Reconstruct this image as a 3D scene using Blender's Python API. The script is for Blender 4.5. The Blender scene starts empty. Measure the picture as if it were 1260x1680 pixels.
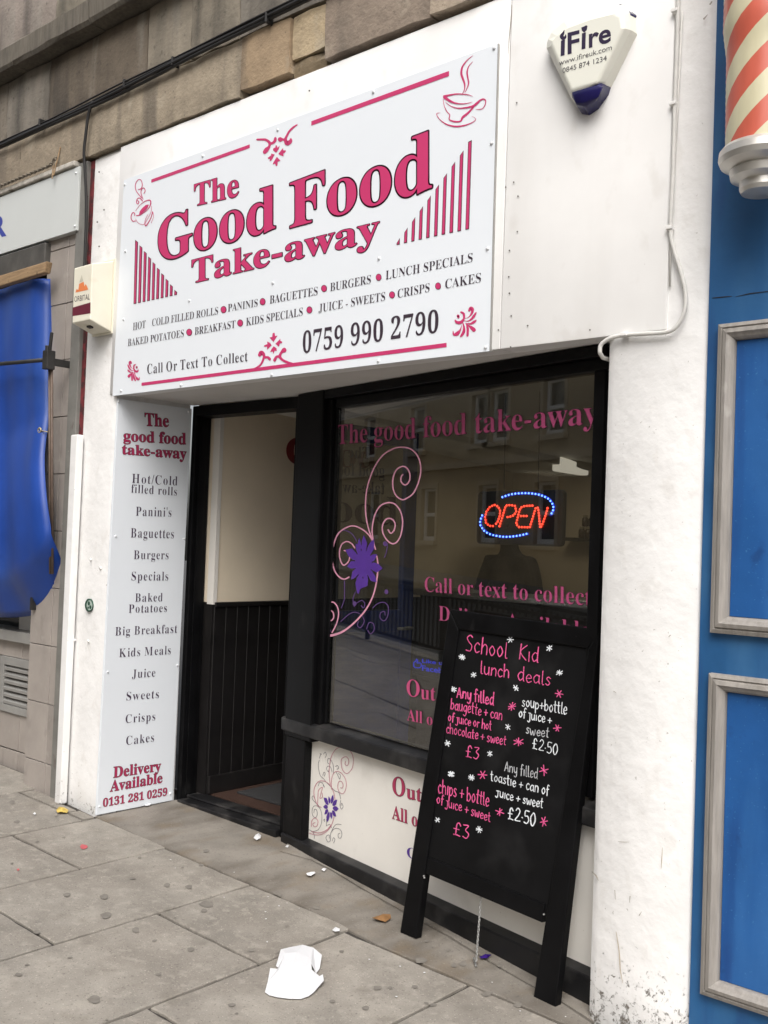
import bpy, bmesh, math, random
from mathutils import Vector, Matrix
random.seed(7)
C = bpy.context.scene
COL = C.collection
R = math.radians

# ------------------------------------------------------------------ camera, world, sun, exposure
FPX = 1666.88                                   # focal length in pixels of the 1260x1680 photograph
YAW, PITCH, ROLL = 0.720687, 0.0289398, 0.0368649
EYE = Vector((0, -3.101, 1.5))
_f = Vector((-math.sin(YAW)*math.cos(PITCH), math.cos(YAW)*math.cos(PITCH), math.sin(PITCH)))
_r = Vector((math.cos(YAW), math.sin(YAW), 0)); _u = _r.cross(_f)
RIGHT = _r*math.cos(ROLL) + _u*math.sin(ROLL)
UP = _u*math.cos(ROLL) - _r*math.sin(ROLL)
FWD = _f
cam = bpy.data.cameras.new('camera'); co = bpy.data.objects.new('camera', cam); COL.objects.link(co)
cam.sensor_fit = 'VERTICAL'; cam.sensor_height = 36; cam.lens = 36*FPX/1680
cam.clip_start = .05; cam.clip_end = 500
m = Matrix((RIGHT, UP, -FWD)).transposed().to_4x4(); m.translation = EYE
co.matrix_world = m; C.camera = co

SUN_EL, SUN_AZ = 50, 142                        # degrees; azimuth clockwise from +y (north)
w = bpy.data.worlds.new('World'); C.world = w; w.use_nodes = True
nt = w.node_tree; bg = nt.nodes['Background']
sky = nt.nodes.new('ShaderNodeTexSky'); sky.sky_type = 'NISHITA'; sky.sun_disc = False
sky.sun_elevation = R(SUN_EL); sky.sun_rotation = R(SUN_AZ)
sky.air_density = 1.0; sky.dust_density = 6.0; sky.ozone_density = 0.6
hs = nt.nodes.new('ShaderNodeHueSaturation'); hs.inputs['Saturation'].default_value = .35
nt.links.new(sky.outputs[0], hs.inputs['Color']); nt.links.new(hs.outputs[0], bg.inputs[0])
bg.inputs[1].default_value = 0.13
sl = bpy.data.lights.new('sun', 'SUN'); sl.energy = 1.3; sl.angle = R(50); sl.color = (1, .98, .955)
so = bpy.data.objects.new('sun', sl); COL.objects.link(so)
sd = Vector((math.sin(R(SUN_AZ))*math.cos(R(SUN_EL)), math.cos(R(SUN_AZ))*math.cos(R(SUN_EL)), math.sin(R(SUN_EL))))
so.rotation_euler = sd.to_track_quat('Z', 'Y').to_euler()
vs = C.view_settings; vs.view_transform = 'Standard'; vs.look = 'None'; vs.exposure = 0.56; vs.gamma = 1; vs.use_curve_mapping = False
C.cycles.max_bounces = 8; C.cycles.diffuse_bounces = 5; C.cycles.glossy_bounces = 5; C.cycles.transparent_max_bounces = 12
C.cycles.use_denoising = True

# ------------------------------------------------------------------ planes the photograph is measured on
def ray(px, py): return RIGHT*((px-630)/FPX) - UP*((py-840)/FPX) + FWD
class Plane:
    """a real surface: origin o, axes u (right) and v (up) seen from the street, n towards the street"""
    def __init__(s, o, u, v):
        s.o = Vector(o); s.u = Vector(u).normalized(); v = Vector(v); s.v = (v - s.u*v.dot(s.u)).normalized(); s.n = s.u.cross(s.v)
        if s.n.dot(EYE - s.o) < 0: s.n = -s.n
    def pt(s, px, py):
        d = ray(px, py); t = (s.o - EYE).dot(s.n)/d.dot(s.n); q = EYE + d*t - s.o
        return (q.dot(s.u), q.dot(s.v))
    def w(s, a, b, off=0): return s.o + s.u*a + s.v*b + s.n*off
    def at(s, px, py, off=0): a, b = s.pt(px, py); return s.w(a, b, off)
GD = R(11)
FACADE = Plane((0, 0, 0), (1, 0, 0), (0, 0, 1))
SIGNP = Plane((0, -.018, 0), (1, 0, 0), (0, 0, 1))
MENUP = Plane((-4.645, 0, 0), (0, 1, 0), (0, 0, 1))
GLASS = Plane((-3.4, .46, 0), (math.cos(GD), -math.sin(GD), 0), (0, 0, 1))
INWALL = Plane((-4.55, 0, 0), (0, 1, 0), (0, 0, 1))
HINGE = Vector((-3.79, .60, 0)); FREE = Vector((-3.69, 1.36, 0))
DOORP = Plane(HINGE, FREE - HINGE, (0, 0, 1))
def gz(x): return -.03*(x + 4.6)                # the pavement falls gently along the street
GROUND = Plane((-4.6, 0, 0), (1, 0, -.03), (0, 1, 0))
BT = R(6.5); _bu = Vector((.996, -.091, -.022)).normalized(); _bl = Vector((.091, .996, 0))
BOARDP = Plane((-2.617, .068, -.06), _bu, _bl*math.sin(BT) + Vector((0, 0, 1))*math.cos(BT))

# ------------------------------------------------------------------ object helpers
LOC = {}
def meta(o, label, cat, group=None, kind=None):
    if label: o['label'] = label
    if cat: o['category'] = cat
    if group: o['group'] = group
    if kind: o['kind'] = kind
    return o
def thing(name, label, cat, loc, group=None):
    o = bpy.data.objects.new(name, None); COL.objects.link(o); o.location = loc; o.empty_display_size = .1
    LOC[o] = Vector(loc); return meta(o, label, cat, group)
class MB:
    def __init__(s): s.v = []; s.f = []; s.mi = []
    def add(s, vs, fs, mi=0):
        b = len(s.v); s.v += [Vector(q) for q in vs]; s.f += [[i + b for i in f] for f in fs]; s.mi += [mi]*len(fs); return s
    def box8(s, c, mi=0):                        # c: bottom ring of 4, top ring of 4
        return s.add(c, [(3, 2, 1, 0), (4, 5, 6, 7), (0, 1, 5, 4), (1, 2, 6, 5), (2, 3, 7, 6), (3, 0, 4, 7)], mi)
    def box(s, x0, x1, y0, y1, z0, z1, mi=0):
        return s.box8([(x0, y0, z0), (x1, y0, z0), (x1, y1, z0), (x0, y1, z0), (x0, y0, z1), (x1, y0, z1), (x1, y1, z1), (x0, y1, z1)], mi)
    def pbox(s, P, a0, a1, b0, b1, o0, o1, mi=0):  # a box on a plane, o0 the back and o1 the front
        return s.box8([P.w(a0, b0, o1), P.w(a1, b0, o1), P.w(a1, b0, o0), P.w(a0, b0, o0), P.w(a0, b1, o1), P.w(a1, b1, o1), P.w(a1, b1, o0), P.w(a0, b1, o0)], mi)
    def slab(s, P, poly, o0, o1, mi=0):          # polygon (a,b) extruded along the normal
        n = len(poly)
        return s.add([P.w(a, b, o0) for a, b in poly] + [P.w(a, b, o1) for a, b in poly],
                     [list(range(n))[::-1], list(range(n, 2*n))] + [(i, (i+1) % n, n + (i+1) % n, n + i) for i in range(n)], mi)
    def tube(s, pts, r, k=8, mi=0, cap=True):
        pts = [Vector(p) for p in pts]; n = len(pts); rs = r if isinstance(r, (list, tuple)) else [r]*n
        rings = []; up = None
        for i, p in enumerate(pts):
            t = (pts[min(i+1, n-1)] - pts[max(i-1, 0)]).normalized()
            if up is None: up = Vector((0, 0, 1)) if abs(t.z) < .9 else Vector((1, 0, 0))
            a = (up - t*up.dot(t)).normalized(); b = t.cross(a); up = a
            rings.append([p + (a*math.cos(2*math.pi*j/k) + b*math.sin(2*math.pi*j/k))*rs[i] for j in range(k)])
        fs = [(i*k+j, i*k+(j+1) % k, (i+1)*k+(j+1) % k, (i+1)*k+j) for i in range(n-1) for j in range(k)]
        if cap: fs += [list(range(k))[::-1], list(range((n-1)*k, n*k))]
        return s.add([q for g in rings for q in g], fs, mi)
    def lathe(s, c, prof, k=32, mi=0):
        c = Vector(c)
        vs_ = [c + Vector((r*math.cos(2*math.pi*j/k), r*math.sin(2*math.pi*j/k), z)) for r, z in prof for j in range(k)]
        n = len(prof)
        return s.add(vs_, [(i*k+j, i*k+(j+1) % k, (i+1)*k+(j+1) % k, (i+1)*k+j) for i in range(n-1) for j in range(k)] + [list(range(k))[::-1], list(range((n-1)*k, n*k))], mi)
    def build(s, name, mat, parent=None, smooth=False, bevel=0, seg=2, label=None, cat=None, group=None, kind=None, recalc=True):
        base = LOC.get(parent, Vector()) if parent else (Vector(s.v[0]) if cat else Vector())
        if not parent and cat:
            lo = Vector([min(q[i] for q in s.v) for i in range(3)]); hi = Vector([max(q[i] for q in s.v) for i in range(3)])
            base = (lo + hi)/2; base.z = lo.z
        me = bpy.data.meshes.new(name); me.from_pydata([tuple(q - base) for q in s.v], [], s.f)
        for q in (mat if isinstance(mat, (list, tuple)) else [mat]): me.materials.append(q)
        me.polygons.foreach_set('material_index', s.mi)
        if recalc:
            bm = bmesh.new(); bm.from_mesh(me); bmesh.ops.recalc_face_normals(bm, faces=bm.faces); bm.to_mesh(me); bm.free()
        if smooth: me.shade_smooth()
        o = bpy.data.objects.new(name, me); COL.objects.link(o)
        if parent: o.parent = parent; LOC[o] = base
        else: o.location = base; LOC[o] = base
        if bevel:
            b = o.modifiers.new('bevel', 'BEVEL'); b.width = bevel; b.segments = seg; b.limit_method = 'ANGLE'; b.angle_limit = R(40)
        return meta(o, label, cat, group, kind)
def frame(P, a0, a1, b0, b1, wl, wr, wb, wt, o0, o1):
    """four mitred bars of a frame as one list of boxes"""
    mb = MB()
    O = [(a0, b0), (a1, b0), (a1, b1), (a0, b1)]; I = [(a0+wl, b0+wb), (a1-wr, b0+wb), (a1-wr, b1-wt), (a0+wl, b1-wt)]
    for i in range(4):
        j = (i+1) % 4; mb.slab(P, [O[i], O[j], I[j], I[i]], o0, o1)
    return mb

# ------------------------------------------------------------------ materials
def M(name, col, rough=.6, var=.12, scale=6, bump=.1, bscale=80, spec=.5, metal=0, stretch=(1, 1, 1), rnd=0, spots=None, spec_t=None, streak=None, bdist=.002, objcol=False):
    mt = bpy.data.materials.new(name); mt.use_nodes = True; t = mt.node_tree; N = t.nodes; Lk = t.links
    b = N['Principled BSDF']; b.inputs['Roughness'].default_value = rough; b.inputs['Metallic'].default_value = metal
    b.inputs['Specular IOR Level'].default_value = spec
    tc = N.new('ShaderNodeTexCoord'); mp = N.new('ShaderNodeMapping'); mp.inputs['Scale'].default_value = stretch
    Lk.new(tc.outputs['Object'], mp.inputs[0])
    n1 = N.new('ShaderNodeTexNoise'); n1.inputs['Scale'].default_value = scale; n1.inputs['Detail'].default_value = 6; n1.inputs['Roughness'].default_value = .62
    Lk.new(mp.outputs[0], n1.inputs['Vector'])
    rp = N.new('ShaderNodeValToRGB'); rp.color_ramp.elements[0].position = .3; rp.color_ramp.elements[1].position = .7
    rp.color_ramp.elements[0].color = [c*(1-var) for c in col] + [1]; rp.color_ramp.elements[1].color = [min(1, c*(1+var)) for c in col] + [1]
    Lk.new(n1.outputs['Fac'], rp.inputs[0]); out = rp.outputs[0]
    def mix(a, colb, fac, mode='MIX'):
        x = N.new('ShaderNodeMix'); x.data_type = 'RGBA'; x.blend_type = mode
        Lk.new(a, x.inputs[6]); Lk.new(fac, x.inputs[0])
        if isinstance(colb, (tuple, list)): x.inputs[7].default_value = list(colb) + [1]
        else: Lk.new(colb, x.inputs[7])
        return x.outputs[2]
    def noise_mask(sc, lo, hi, st=(1, 1, 1), amount=1, detail=5):
        m2 = N.new('ShaderNodeMapping'); m2.inputs['Scale'].default_value = st; m2.inputs['Location'].default_value = (sc*.37, sc*.11, sc*.73); Lk.new(tc.outputs['Object'], m2.inputs[0])
        n = N.new('ShaderNodeTexNoise'); n.inputs['Scale'].default_value = sc; n.inputs['Detail'].default_value = detail; Lk.new(m2.outputs[0], n.inputs['Vector'])
        r = N.new('ShaderNodeMapRange'); r.inputs[1].default_value = lo; r.inputs[2].default_value = hi; r.inputs[4].default_value = amount; Lk.new(n.outputs['Fac'], r.inputs[0]); return r.outputs[0]
    if rnd:
        oi = N.new('ShaderNodeObjectInfo'); r = N.new('ShaderNodeMapRange'); r.inputs[3].default_value = 1-rnd; r.inputs[4].default_value = 1+rnd; Lk.new(oi.outputs['Random'], r.inputs[0])
        h = N.new('ShaderNodeHueSaturation'); Lk.new(r.outputs[0], h.inputs['Value']); Lk.new(out, h.inputs['Color']); out = h.outputs[0]
    if objcol:
        oc = N.new('ShaderNodeObjectInfo'); x = N.new('ShaderNodeMix'); x.data_type = 'RGBA'; x.blend_type = 'MULTIPLY'; x.inputs[0].default_value = 1; Lk.new(out, x.inputs[6]); Lk.new(oc.outputs['Color'], x.inputs[7]); out = x.outputs[2]
    for sp in (spots or []): out = mix(out, sp[0], noise_mask(*sp[1:]))
    Lk.new(out, b.inputs['Base Color'])
    if bump:
        n2 = N.new('ShaderNodeTexNoise'); n2.inputs['Scale'].default_value = bscale; n2.inputs['Detail'].default_value = 5; Lk.new(mp.outputs[0], n2.inputs['Vector'])
        bp_ = N.new('ShaderNodeBump'); bp_.inputs['Strength'].default_value = bump; bp_.inputs['Distance'].default_value = bdist; Lk.new(n2.outputs['Fac'], bp_.inputs['Height']); Lk.new(bp_.outputs[0], b.inputs['Normal'])
    mr = N.new('ShaderNodeMapRange'); mr.inputs[3].default_value = max(.03, rough-.1); mr.inputs[4].default_value = min(1, rough+.1); Lk.new(n1.outputs['Fac'], mr.inputs[0])
    if var > .02: Lk.new(mr.outputs[0], b.inputs['Roughness'])
    return mt
def EM(name, col, s):
    mt = bpy.data.materials.new(name); mt.use_nodes = True; b = mt.node_tree.nodes['Principled BSDF']
    b.inputs['Base Color'].default_value = list(col) + [1]; b.inputs['Emission Color'].default_value = list(col) + [1]; b.inputs['Emission Strength'].default_value = s; return mt
def GL(name, tint=(.86, .88, .86), ior=1.52, boost=1.0):
    mt = bpy.data.materials.new(name); mt.use_nodes = True; t = mt.node_tree; N = t.nodes; N.clear()
    o = N.new('ShaderNodeOutputMaterial'); mx = N.new('ShaderNodeMixShader'); tr = N.new('ShaderNodeBsdfTransparent'); g = N.new('ShaderNodeBsdfGlossy')
    tr.inputs[0].default_value = list(tint) + [1]; g.inputs['Roughness'].default_value = 0; g.inputs[0].default_value = (1, 1, 1, 1)
    ge = N.new('ShaderNodeNewGeometry'); dt = N.new('ShaderNodeVectorMath'); dt.operation = 'DOT_PRODUCT'
    t.links.new(ge.outputs['Normal'], dt.inputs[0]); t.links.new(ge.outputs['Incoming'], dt.inputs[1])
    def math_(op, a_, b_=None, clamp=False):
        n = N.new('ShaderNodeMath'); n.operation = op; n.use_clamp = clamp
        for i, q in enumerate((a_, b_)):
            if q is None: continue
            if isinstance(q, (int, float)): n.inputs[i].default_value = q
            else: t.links.new(q, n.inputs[i])
        return n.outputs[0]
    r0 = ((ior-1)/(ior+1))**2                       # Schlick reflectance, the same from both sides of the pane
    f = math_('MULTIPLY', math_('ADD', math_('MULTIPLY', math_('POWER', math_('SUBTRACT', 1, math_('ABSOLUTE', dt.outputs['Value']), True), 5), 1-r0), r0), boost, True)
    t.links.new(f, mx.inputs[0]); t.links.new(tr.outputs[0], mx.inputs[1]); t.links.new(g.outputs[0], mx.inputs[2]); t.links.new(mx.outputs[0], o.inputs[0]); return mt
def paint_base(mt, z0, z1):
    """old paint flaked off near the foot of a rendered pillar: patches with shapes of their own"""
    t = mt.node_tree; N = t.nodes; Lk = t.links; b = N['Principled BSDF']; src = b.inputs['Base Color'].links[0].from_socket
    ge = N.new('ShaderNodeNewGeometry'); sx = N.new('ShaderNodeSeparateXYZ'); Lk.new(ge.outputs['Position'], sx.inputs[0])
    r = N.new('ShaderNodeMapRange'); r.inputs[1].default_value = z0; r.inputs[2].default_value = z1; r.inputs[3].default_value = .13; r.inputs[4].default_value = -.17; Lk.new(sx.outputs['Z'], r.inputs[0])
    tc = N.new('ShaderNodeTexCoord')
    n = N.new('ShaderNodeTexNoise'); n.inputs['Scale'].default_value = 42; n.inputs['Detail'].default_value = 10; n.inputs['Roughness'].default_value = .8; n.inputs['Distortion'].default_value = .6; Lk.new(tc.outputs['Object'], n.inputs['Vector'])
    ad = N.new('ShaderNodeMath'); ad.operation = 'ADD'; Lk.new(n.outputs['Fac'], ad.inputs[0]); Lk.new(r.outputs[0], ad.inputs[1])
    st = N.new('ShaderNodeMapRange'); st.inputs[1].default_value = .62; st.inputs[2].default_value = .67; Lk.new(ad.outputs[0], st.inputs[0])
    x = N.new('ShaderNodeMix'); x.data_type = 'RGBA'; Lk.new(st.outputs[0], x.inputs[0]); Lk.new(src, x.inputs[6]); x.inputs[7].default_value = (.20, .18, .155, 1); Lk.new(x.outputs[2], b.inputs['Base Color'])
    bp_ = N.new('ShaderNodeBump'); bp_.invert = True; bp_.inputs['Strength'].default_value = .7; bp_.inputs['Distance'].default_value = .004
    Lk.new(st.outputs[0], bp_.inputs['Height']); old = b.inputs['Normal'].links
    if old: Lk.new(old[0].from_socket, bp_.inputs['Normal'])
    Lk.new(bp_.outputs[0], b.inputs['Normal'])
GRIME = (.42, .39, .34)
white_wall = M('white_masonry_paint', (.80, .785, .765), .55, .035, 3, .28, 55, spots=[(GRIME, 2.2, .62, .9, (1, 1, .35), .35), ((.30, .28, .25), 60, .74, .78, (1, 1, 1), .5)], bdist=.003)
white_wall_foot = M('flaking_white_masonry_paint', (.79, .785, .775), .6, .05, 4, .75, 17, spots=[(GRIME, 3, .60, .9, (1, 1, .4), .35), ((.66, .64, .61), 14, .58, .70, (1, 1, .6), .4), ((.30, .28, .25), 70, .70, .75, (1, 1, 1), .6)], bdist=.006)
paint_base(white_wall_foot, -.10, .55)
white_board = M('white_board_paint', (.80, .795, .785), .45, .035, 2.5, .25, 22, spots=[(GRIME, 1.5, .56, .9, (1.6, 1, .2), .32), ((.66, .64, .61), 9, .6, .72, (1, 1, .7), .4), ((.28, .26, .24), 75, .76, .79, (1, 1, 1), .5)])
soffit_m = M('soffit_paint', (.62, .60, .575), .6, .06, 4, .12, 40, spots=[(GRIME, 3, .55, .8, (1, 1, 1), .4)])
sign_m = M('sign_acrylic', (.78, .82, .865), .3, .012, 2, 0, 20, spec=.4)
pink = M('pink_vinyl', (.56, .042, .155), .35, .03, 6, 0)
pink2 = M('pink_glass_vinyl', (.37, .06, .16), .45, .05, 6, 0)
pink3 = M('rose_glass_vinyl', (.52, .075, .20), .45, .05, 6, 0)
ink = M('dark_ink', (.045, .03, .045), .4, .05, 6, 0)
outl = M('dark_outline', (.06, .012, .03), .4, .05, 6, 0)
purpleink = M('dark_purple_ink', (.06, .035, .07), .4, .05, 6, 0)
crimson = M('crimson_vinyl', (.42, .03, .10), .4, .05, 6, 0)
purple = M('purple_vinyl', (.085, .026, .28), .4, .12, 30, 0)
swirl_m = M('pale_pink_vinyl', (.66, .30, .42), .5, .15, 40, 0)
swirl_d = M('dull_purple_vinyl', (.09, .04, .17), .5, .1, 20, 0)
rose_line = M('rose_line_print', (.50, .20, .26), .5, .1, 30, 0)
grey_line = M('grey_line_print', (.16, .15, .17), .5, .1, 30, 0)
black_p = M('black_gloss_paint', (.0045, .0045, .005), .42, .35, 5, .12, 45, spec=.12, spots=[((.07, .068, .065), 9, .64, .85, (1, 1, .4), .35), ((.09, .085, .08), 90, .73, .78, (1, 1, 1), .4)])
black_sill = M('dusty_black_paint', (.010, .010, .011), .42, .3, 6, .15, 45, spec=.3, spots=[((.11, .105, .10), 7, .5, .8, (1, 1, 1), .5)])
board_blk = M('chalkboard_black', (.0055, .0055, .006), .6, .3, 4, .06, 60, spec=.12, spots=[((.05, .05, .05), 5, .55, .9, (1, 1, 1), .35)])
chalk_p = M('pink_chalk_pen', (.66, .09, .255), .8, .42, 220, 0)
chalk_w = M('white_chalk_pen', (.66, .69, .72), .8, .32, 220, 0)
chalk_g = M('thin_white_chalk_pen', (.45, .46, .48), .8, .25, 160, 0)
stone_lo = M('sandstone', (.335, .28, .212), .85, .22, 9, .8, 60, objcol=True, spots=[((.10, .085, .07), 4.5, .52, .74, (1.6, 1, .16), .75), ((.42, .37, .29), 8, .60, .70, (1, 1, .7), .5), ((.08, .065, .05), 55, .64, .72, (1, 1, 1), .5)], bdist=.005)
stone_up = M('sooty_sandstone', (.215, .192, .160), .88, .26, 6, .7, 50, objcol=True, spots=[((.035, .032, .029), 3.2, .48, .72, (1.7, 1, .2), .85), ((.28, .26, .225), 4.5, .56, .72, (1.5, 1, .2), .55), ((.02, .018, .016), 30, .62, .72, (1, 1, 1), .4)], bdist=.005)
stone_cn = M('weathered_cornice_stone', (.17, .15, .12), .9, .3, 8, 1.0, 120, stretch=(6, 6, .7), spots=[((.05, .047, .04), 4, .5, .75, (1, 1, 1), .6)], bdist=.006)
mortar = M('lime_mortar', (.11, .095, .075), .95, .3, 20, .8, 90)
slab_m = M('flagstone', (.262, .240, .208), .9, .22, 6, .7, 150, rnd=.09, spots=[((.185, .163, .138), 2.3, .46, .70, (1, 1, 1), .6), ((.35, .32, .275), 22, .54, .68, (1, 1, 1), .55), ((.12, .105, .09), 110, .60, .68, (1, 1, 1), .6), ((.50, .46, .40), 150, .62, .69, (1, 1, 1), .6), ((.16, .14, .115), 9, .60, .74, (1, 1, 1), .45)], bdist=.003)
conc_m = M('worn_concrete', (.215, .195, .168), .8, .22, 3.5, .4, 90, spots=[((.09, .075, .058), 2.9, .44, .66, (1.6, .7, 1), .85), ((.17, .13, .085), 5, .52, .7, (1.4, .8, 1), .6), ((.30, .275, .235), 5, .62, .8, (1, 1, 1), .5), ((.08, .075, .07), 100, .60, .68, (1, 1, 1), .5), ((.4, .37, .32), 140, .64, .7, (1, 1, 1), .5)], bdist=.003)
joint_m = M('dirt_joint', (.04, .035, .03), .95, .3, 30, .6, 120)
gum_m = M('trodden_gum', (.18, .164, .142), .85, .2, 40, .1, 80)
asphalt = M('asphalt', (.05, .05, .05), .9, .2, 20, .6, 160)
kerb_m = M('granite_kerb', (.22, .21, .20), .85, .2, 30, .4, 120)
tile_m = M('grey_brown_tile', (.335, .30, .272), .32, .12, 5, .12, 25, rnd=.07, spots=[((.22, .20, .18), 12, .58, .72, (1, 1, .6), .5), ((.42, .385, .35), 15, .6, .7, (1, 1, 1), .4)])
grout = M('dark_grout', (.11, .10, .09), .9, .2, 30, .4, 90)
steel_m = M('painted_steel', (.19, .185, .17), .5, .2, 8, .15, 60, spots=[((.40, .38, .36), 60, .72, .75, (1, 1, .3), .8), ((.09, .05, .04), 14, .66, .74, (1, 1, .5), .6)])
rust_m = M('oxblood_paint', (.16, .025, .03), .6, .4, 20, .4, 60, spots=[((.03, .02, .02), 18, .5, .6, (1, 1, 1), .8)])
alu_m = M('dull_aluminium', (.33, .325, .31), .45, .1, 8, .06, 50, metal=.25)
nb_sign = M('grey_fascia_acrylic', (.60, .625, .615), .3, .03, 2, .03, 20)
nb_blue = M('blue_lettering', (.04, .06, .33), .4, .05, 6, 0)
tarp_m = M('blue_tarpaulin', (.012, .055, .29), .42, .14, 3.2, .3, 300, spots=[((.05, .12, .36), 2.2, .52, .75, (1.6, 1.6, .4), .4)])
wood_m = M('weathered_timber', (.30, .20, .11), .75, .3, 12, .5, 60, stretch=(.6, 6, 6), spots=[((.09, .06, .04), 25, .64, .7, (1, 1, 1), .7)])
iron_m = M('blackened_iron', (.028, .027, .026), .5, .35, 14, .3, 70, metal=.2)
barber_m = M('barber_blue_paint', (.011, .084, .225), .55, .17, 3, .3, 38, spots=[((.045, .15, .31), 4, .48, .74, (1.4, 1.4, .4), .65), ((.008, .045, .17), 7, .54, .72, (1.6, 1.6, .3), .6), ((.04, .14, .28), 130, .72, .77, (1, 1, 1), .5)])
panel_m = M('barber_panel_paint', (.008, .078, .262), .5, .18, 2.6, .22, 42, spots=[((.03, .14, .38), 5, .48, .72, (1.8, 1.8, .25), .6), ((.004, .035, .17), 5, .54, .74, (2.4, 2.4, .25), .65), ((.003, .03, .13), 16, .62, .72, (1, 1, .7), .5), ((.06, .2, .42), 120, .66, .71, (1, 1, 1), .5)])
mould_m = M('worn_grey_moulding', (.275, .255, .232), .6, .2, 12, .3, 60, stretch=(5, 5, .5), spots=[((.60, .57, .53), 7, .62, .72, (1, 1, .5), .55), ((.14, .12, .10), 9, .62, .74, (1, 1, .35), .6)])
pole_red = M('faded_orange_red', (.53, .115, .075), .3, .12, 7, .03, 30, stretch=(2, 2, .4))
pole_crm = M('yellowed_cream', (.58, .54, .37), .3, .1, 7, .03, 30, stretch=(2, 2, .4), spots=[((.42, .36, .22), 7, .64, .74, (2, 2, .3), .5)])
pole_cap = M('spun_aluminium', (.56, .54, .50), .35, .12, 9, .06, 40, metal=.55, spots=[((.28, .25, .21), 8, .6, .75, (1, 1, 1), .5)])
alarm_w = M('alarm_plastic', (.78, .78, .70), .35, .02, 4, 0)
alarm_b = M('alarm_blue_lens', (.012, .010, .075), .15, .2, 8, 0)
cream_m = M('aged_cream_plastic', (.79, .755, .63), .42, .05, 5, .05, 60, spots=[((.5, .42, .25), 6, .66, .8, (1, 1, 1), .4)])
white_pl = M('white_plastic', (.82, .81, .79), .4, .03, 8, .04, 60)
cable_w = M('painted_cable', (.66, .65, .62), .5, .08, 20, .1, 60)
cable_b = M('black_cable', (.014, .013, .013), .5, .3, 20, .1, 60)
zinc = M('zinc_chain', (.45, .45, .44), .35, .1, 30, 0, metal=.8)
screw_m = M('screw_cap', (.70, .72, .74), .3, .05, 30, 0)
paper_m = M('white_card', (.66, .665, .68), .7, .03, 6, .06, 40)
int_wall = M('interior_magnolia_paint', (.76, .66, .51), .7, .05, 3, .08, 60)
int_ceil = M('interior_ceiling_paint', (.62, .60, .55), .7, .04, 3, .05, 60)
wain_m = M('black_wainscot', (.010, .009, .009), .38, .3, 6, .1, 40, spots=[((.05, .045, .04), 10, .62, .8, (1, 1, .3), .35)])
floor_m = M('dark_floorboards', (.05, .028, .021), .5, .3, 7, .25, 50, stretch=(.8, 8, 8))
mat_m = M('grey_doormat', (.022, .022, .023), .95, .3, 120, .9, 240)
navy = M('navy_door_paint', (.02, .045, .21), .4, .15, 6, .06, 50)
darkred = M('dark_red_wall_lettering', (.20, .018, .02), .5, .1, 8, 0)
plum = M('plum_wall_lettering', (.07, .025, .06), .5, .1, 8, 0)
jacket_m = M('black_jacket_cloth', (.010, .010, .012), .85, .3, 20, .4, 120)
skin_m = M('skin', (.32, .18, .13), .6, .1, 10, 0); hair_m = M('dark_hair', (.015, .011, .009), .6, .3, 40, .4, 120)
counter_m = M('counter_laminate', (.07, .06, .05), .4, .08, 6, 0); steel_top = M('steel_worktop', (.5, .5, .49), .3, .06, 6, 0, metal=.7)
jar_m = M('brown_jar', (.06, .035, .02), .2, .2, 20, 0); lid_m = M('jar_lid', (.35, .30, .2), .4, .1, 20, 0)
opp_stone = M('opposite_sandstone', (.50, .385, .235), .9, .22, 1.2, .5, 12, rnd=.18, bdist=.01)
opp_trim = M('opposite_margin_stone', (.52, .42, .29), .9, .15, 2, .3, 12)
sash_m = M('white_sash_paint', (.80, .79, .76), .5, .03, 4, 0)
dark_glass = M('dark_window_glass', (.02, .024, .028), .06, .2, 2, 0)
leaf_br = M('dead_leaf', (.20, .10, .035), .7, .3, 30, .3, 60); leaf_ye = M('yellow_leaf', (.50, .36, .08), .7, .3, 30, .3, 60)
purple_foil = M('purple_foil', (.045, .015, .20), .25, .3, 30, .2, 60, metal=.4)
red_spot = M('red_spill', (.50, .10, .11), .7, .2, 40, 0)
led_body = M('black_sign_plastic', (.012, .012, .014), .3, .2, 6, 0)
led_tube = M('dark_blue_sign_tube', (.008, .012, .16), .3, .1, 6, 0)
led_red = EM('red_led', (1, .06, .03), 2.6); led_blue = EM('blue_led', (.12, .28, 1), 4.0); led_dim = EM('dim_blue_led', (.01, .03, .75), .55)
tube_glow = EM('lit_fluorescent_cover', (1, .93, .80), .35)
pane_m = GL('shop_glass', (.84, .845, .82), 1.52, 2.45); pane_in = GL('door_glass', (.9, .92, .92), 1.5, .8)
green_m = M('dark_green_enamel', (.012, .06, .035), .35, .1, 20, 0)
orange_m = M('orange_print', (.75, .22, .07), .5, .06, 20, 0); maroon_m = M('maroon_print', (.13, .012, .03), .5, .1, 20, 0)
silver_pr = M('grey_print', (.55, .52, .42), .5, .1, 20, 0)

# ------------------------------------------------------------------ flat print: lettering, ribbons, polygons
def bold(s):
    o = ''
    for c in s:
        if 'A' <= c <= 'Z': o += chr(0x1D400 + ord(c) - 65)
        elif 'a' <= c <= 'z': o += chr(0x1D41A + ord(c) - 97)
        elif '0' <= c <= '9': o += chr(0x1D7CE + ord(c) - 48)
        else: o += c
    return o
_tc = {}
def text_geo(s, serif=True, offset=0, space=1.0):
    k = (s, serif, offset, space)
    if k in _tc: return _tc[k]
    cu = bpy.data.curves.new('lettering', 'FONT'); cu.body = bold(s) if serif else s; cu.offset = offset; cu.resolution_u = 4; cu.space_character = space
    o = bpy.data.objects.new('lettering', cu); me = bpy.data.meshes.new_from_object(o)
    r = ([(v.co.x, v.co.y) for v in me.vertices], [list(p.vertices) for p in me.polygons])
    bpy.data.objects.remove(o); bpy.data.curves.remove(cu); bpy.data.meshes.remove(me); _tc[k] = r; return r
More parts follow.
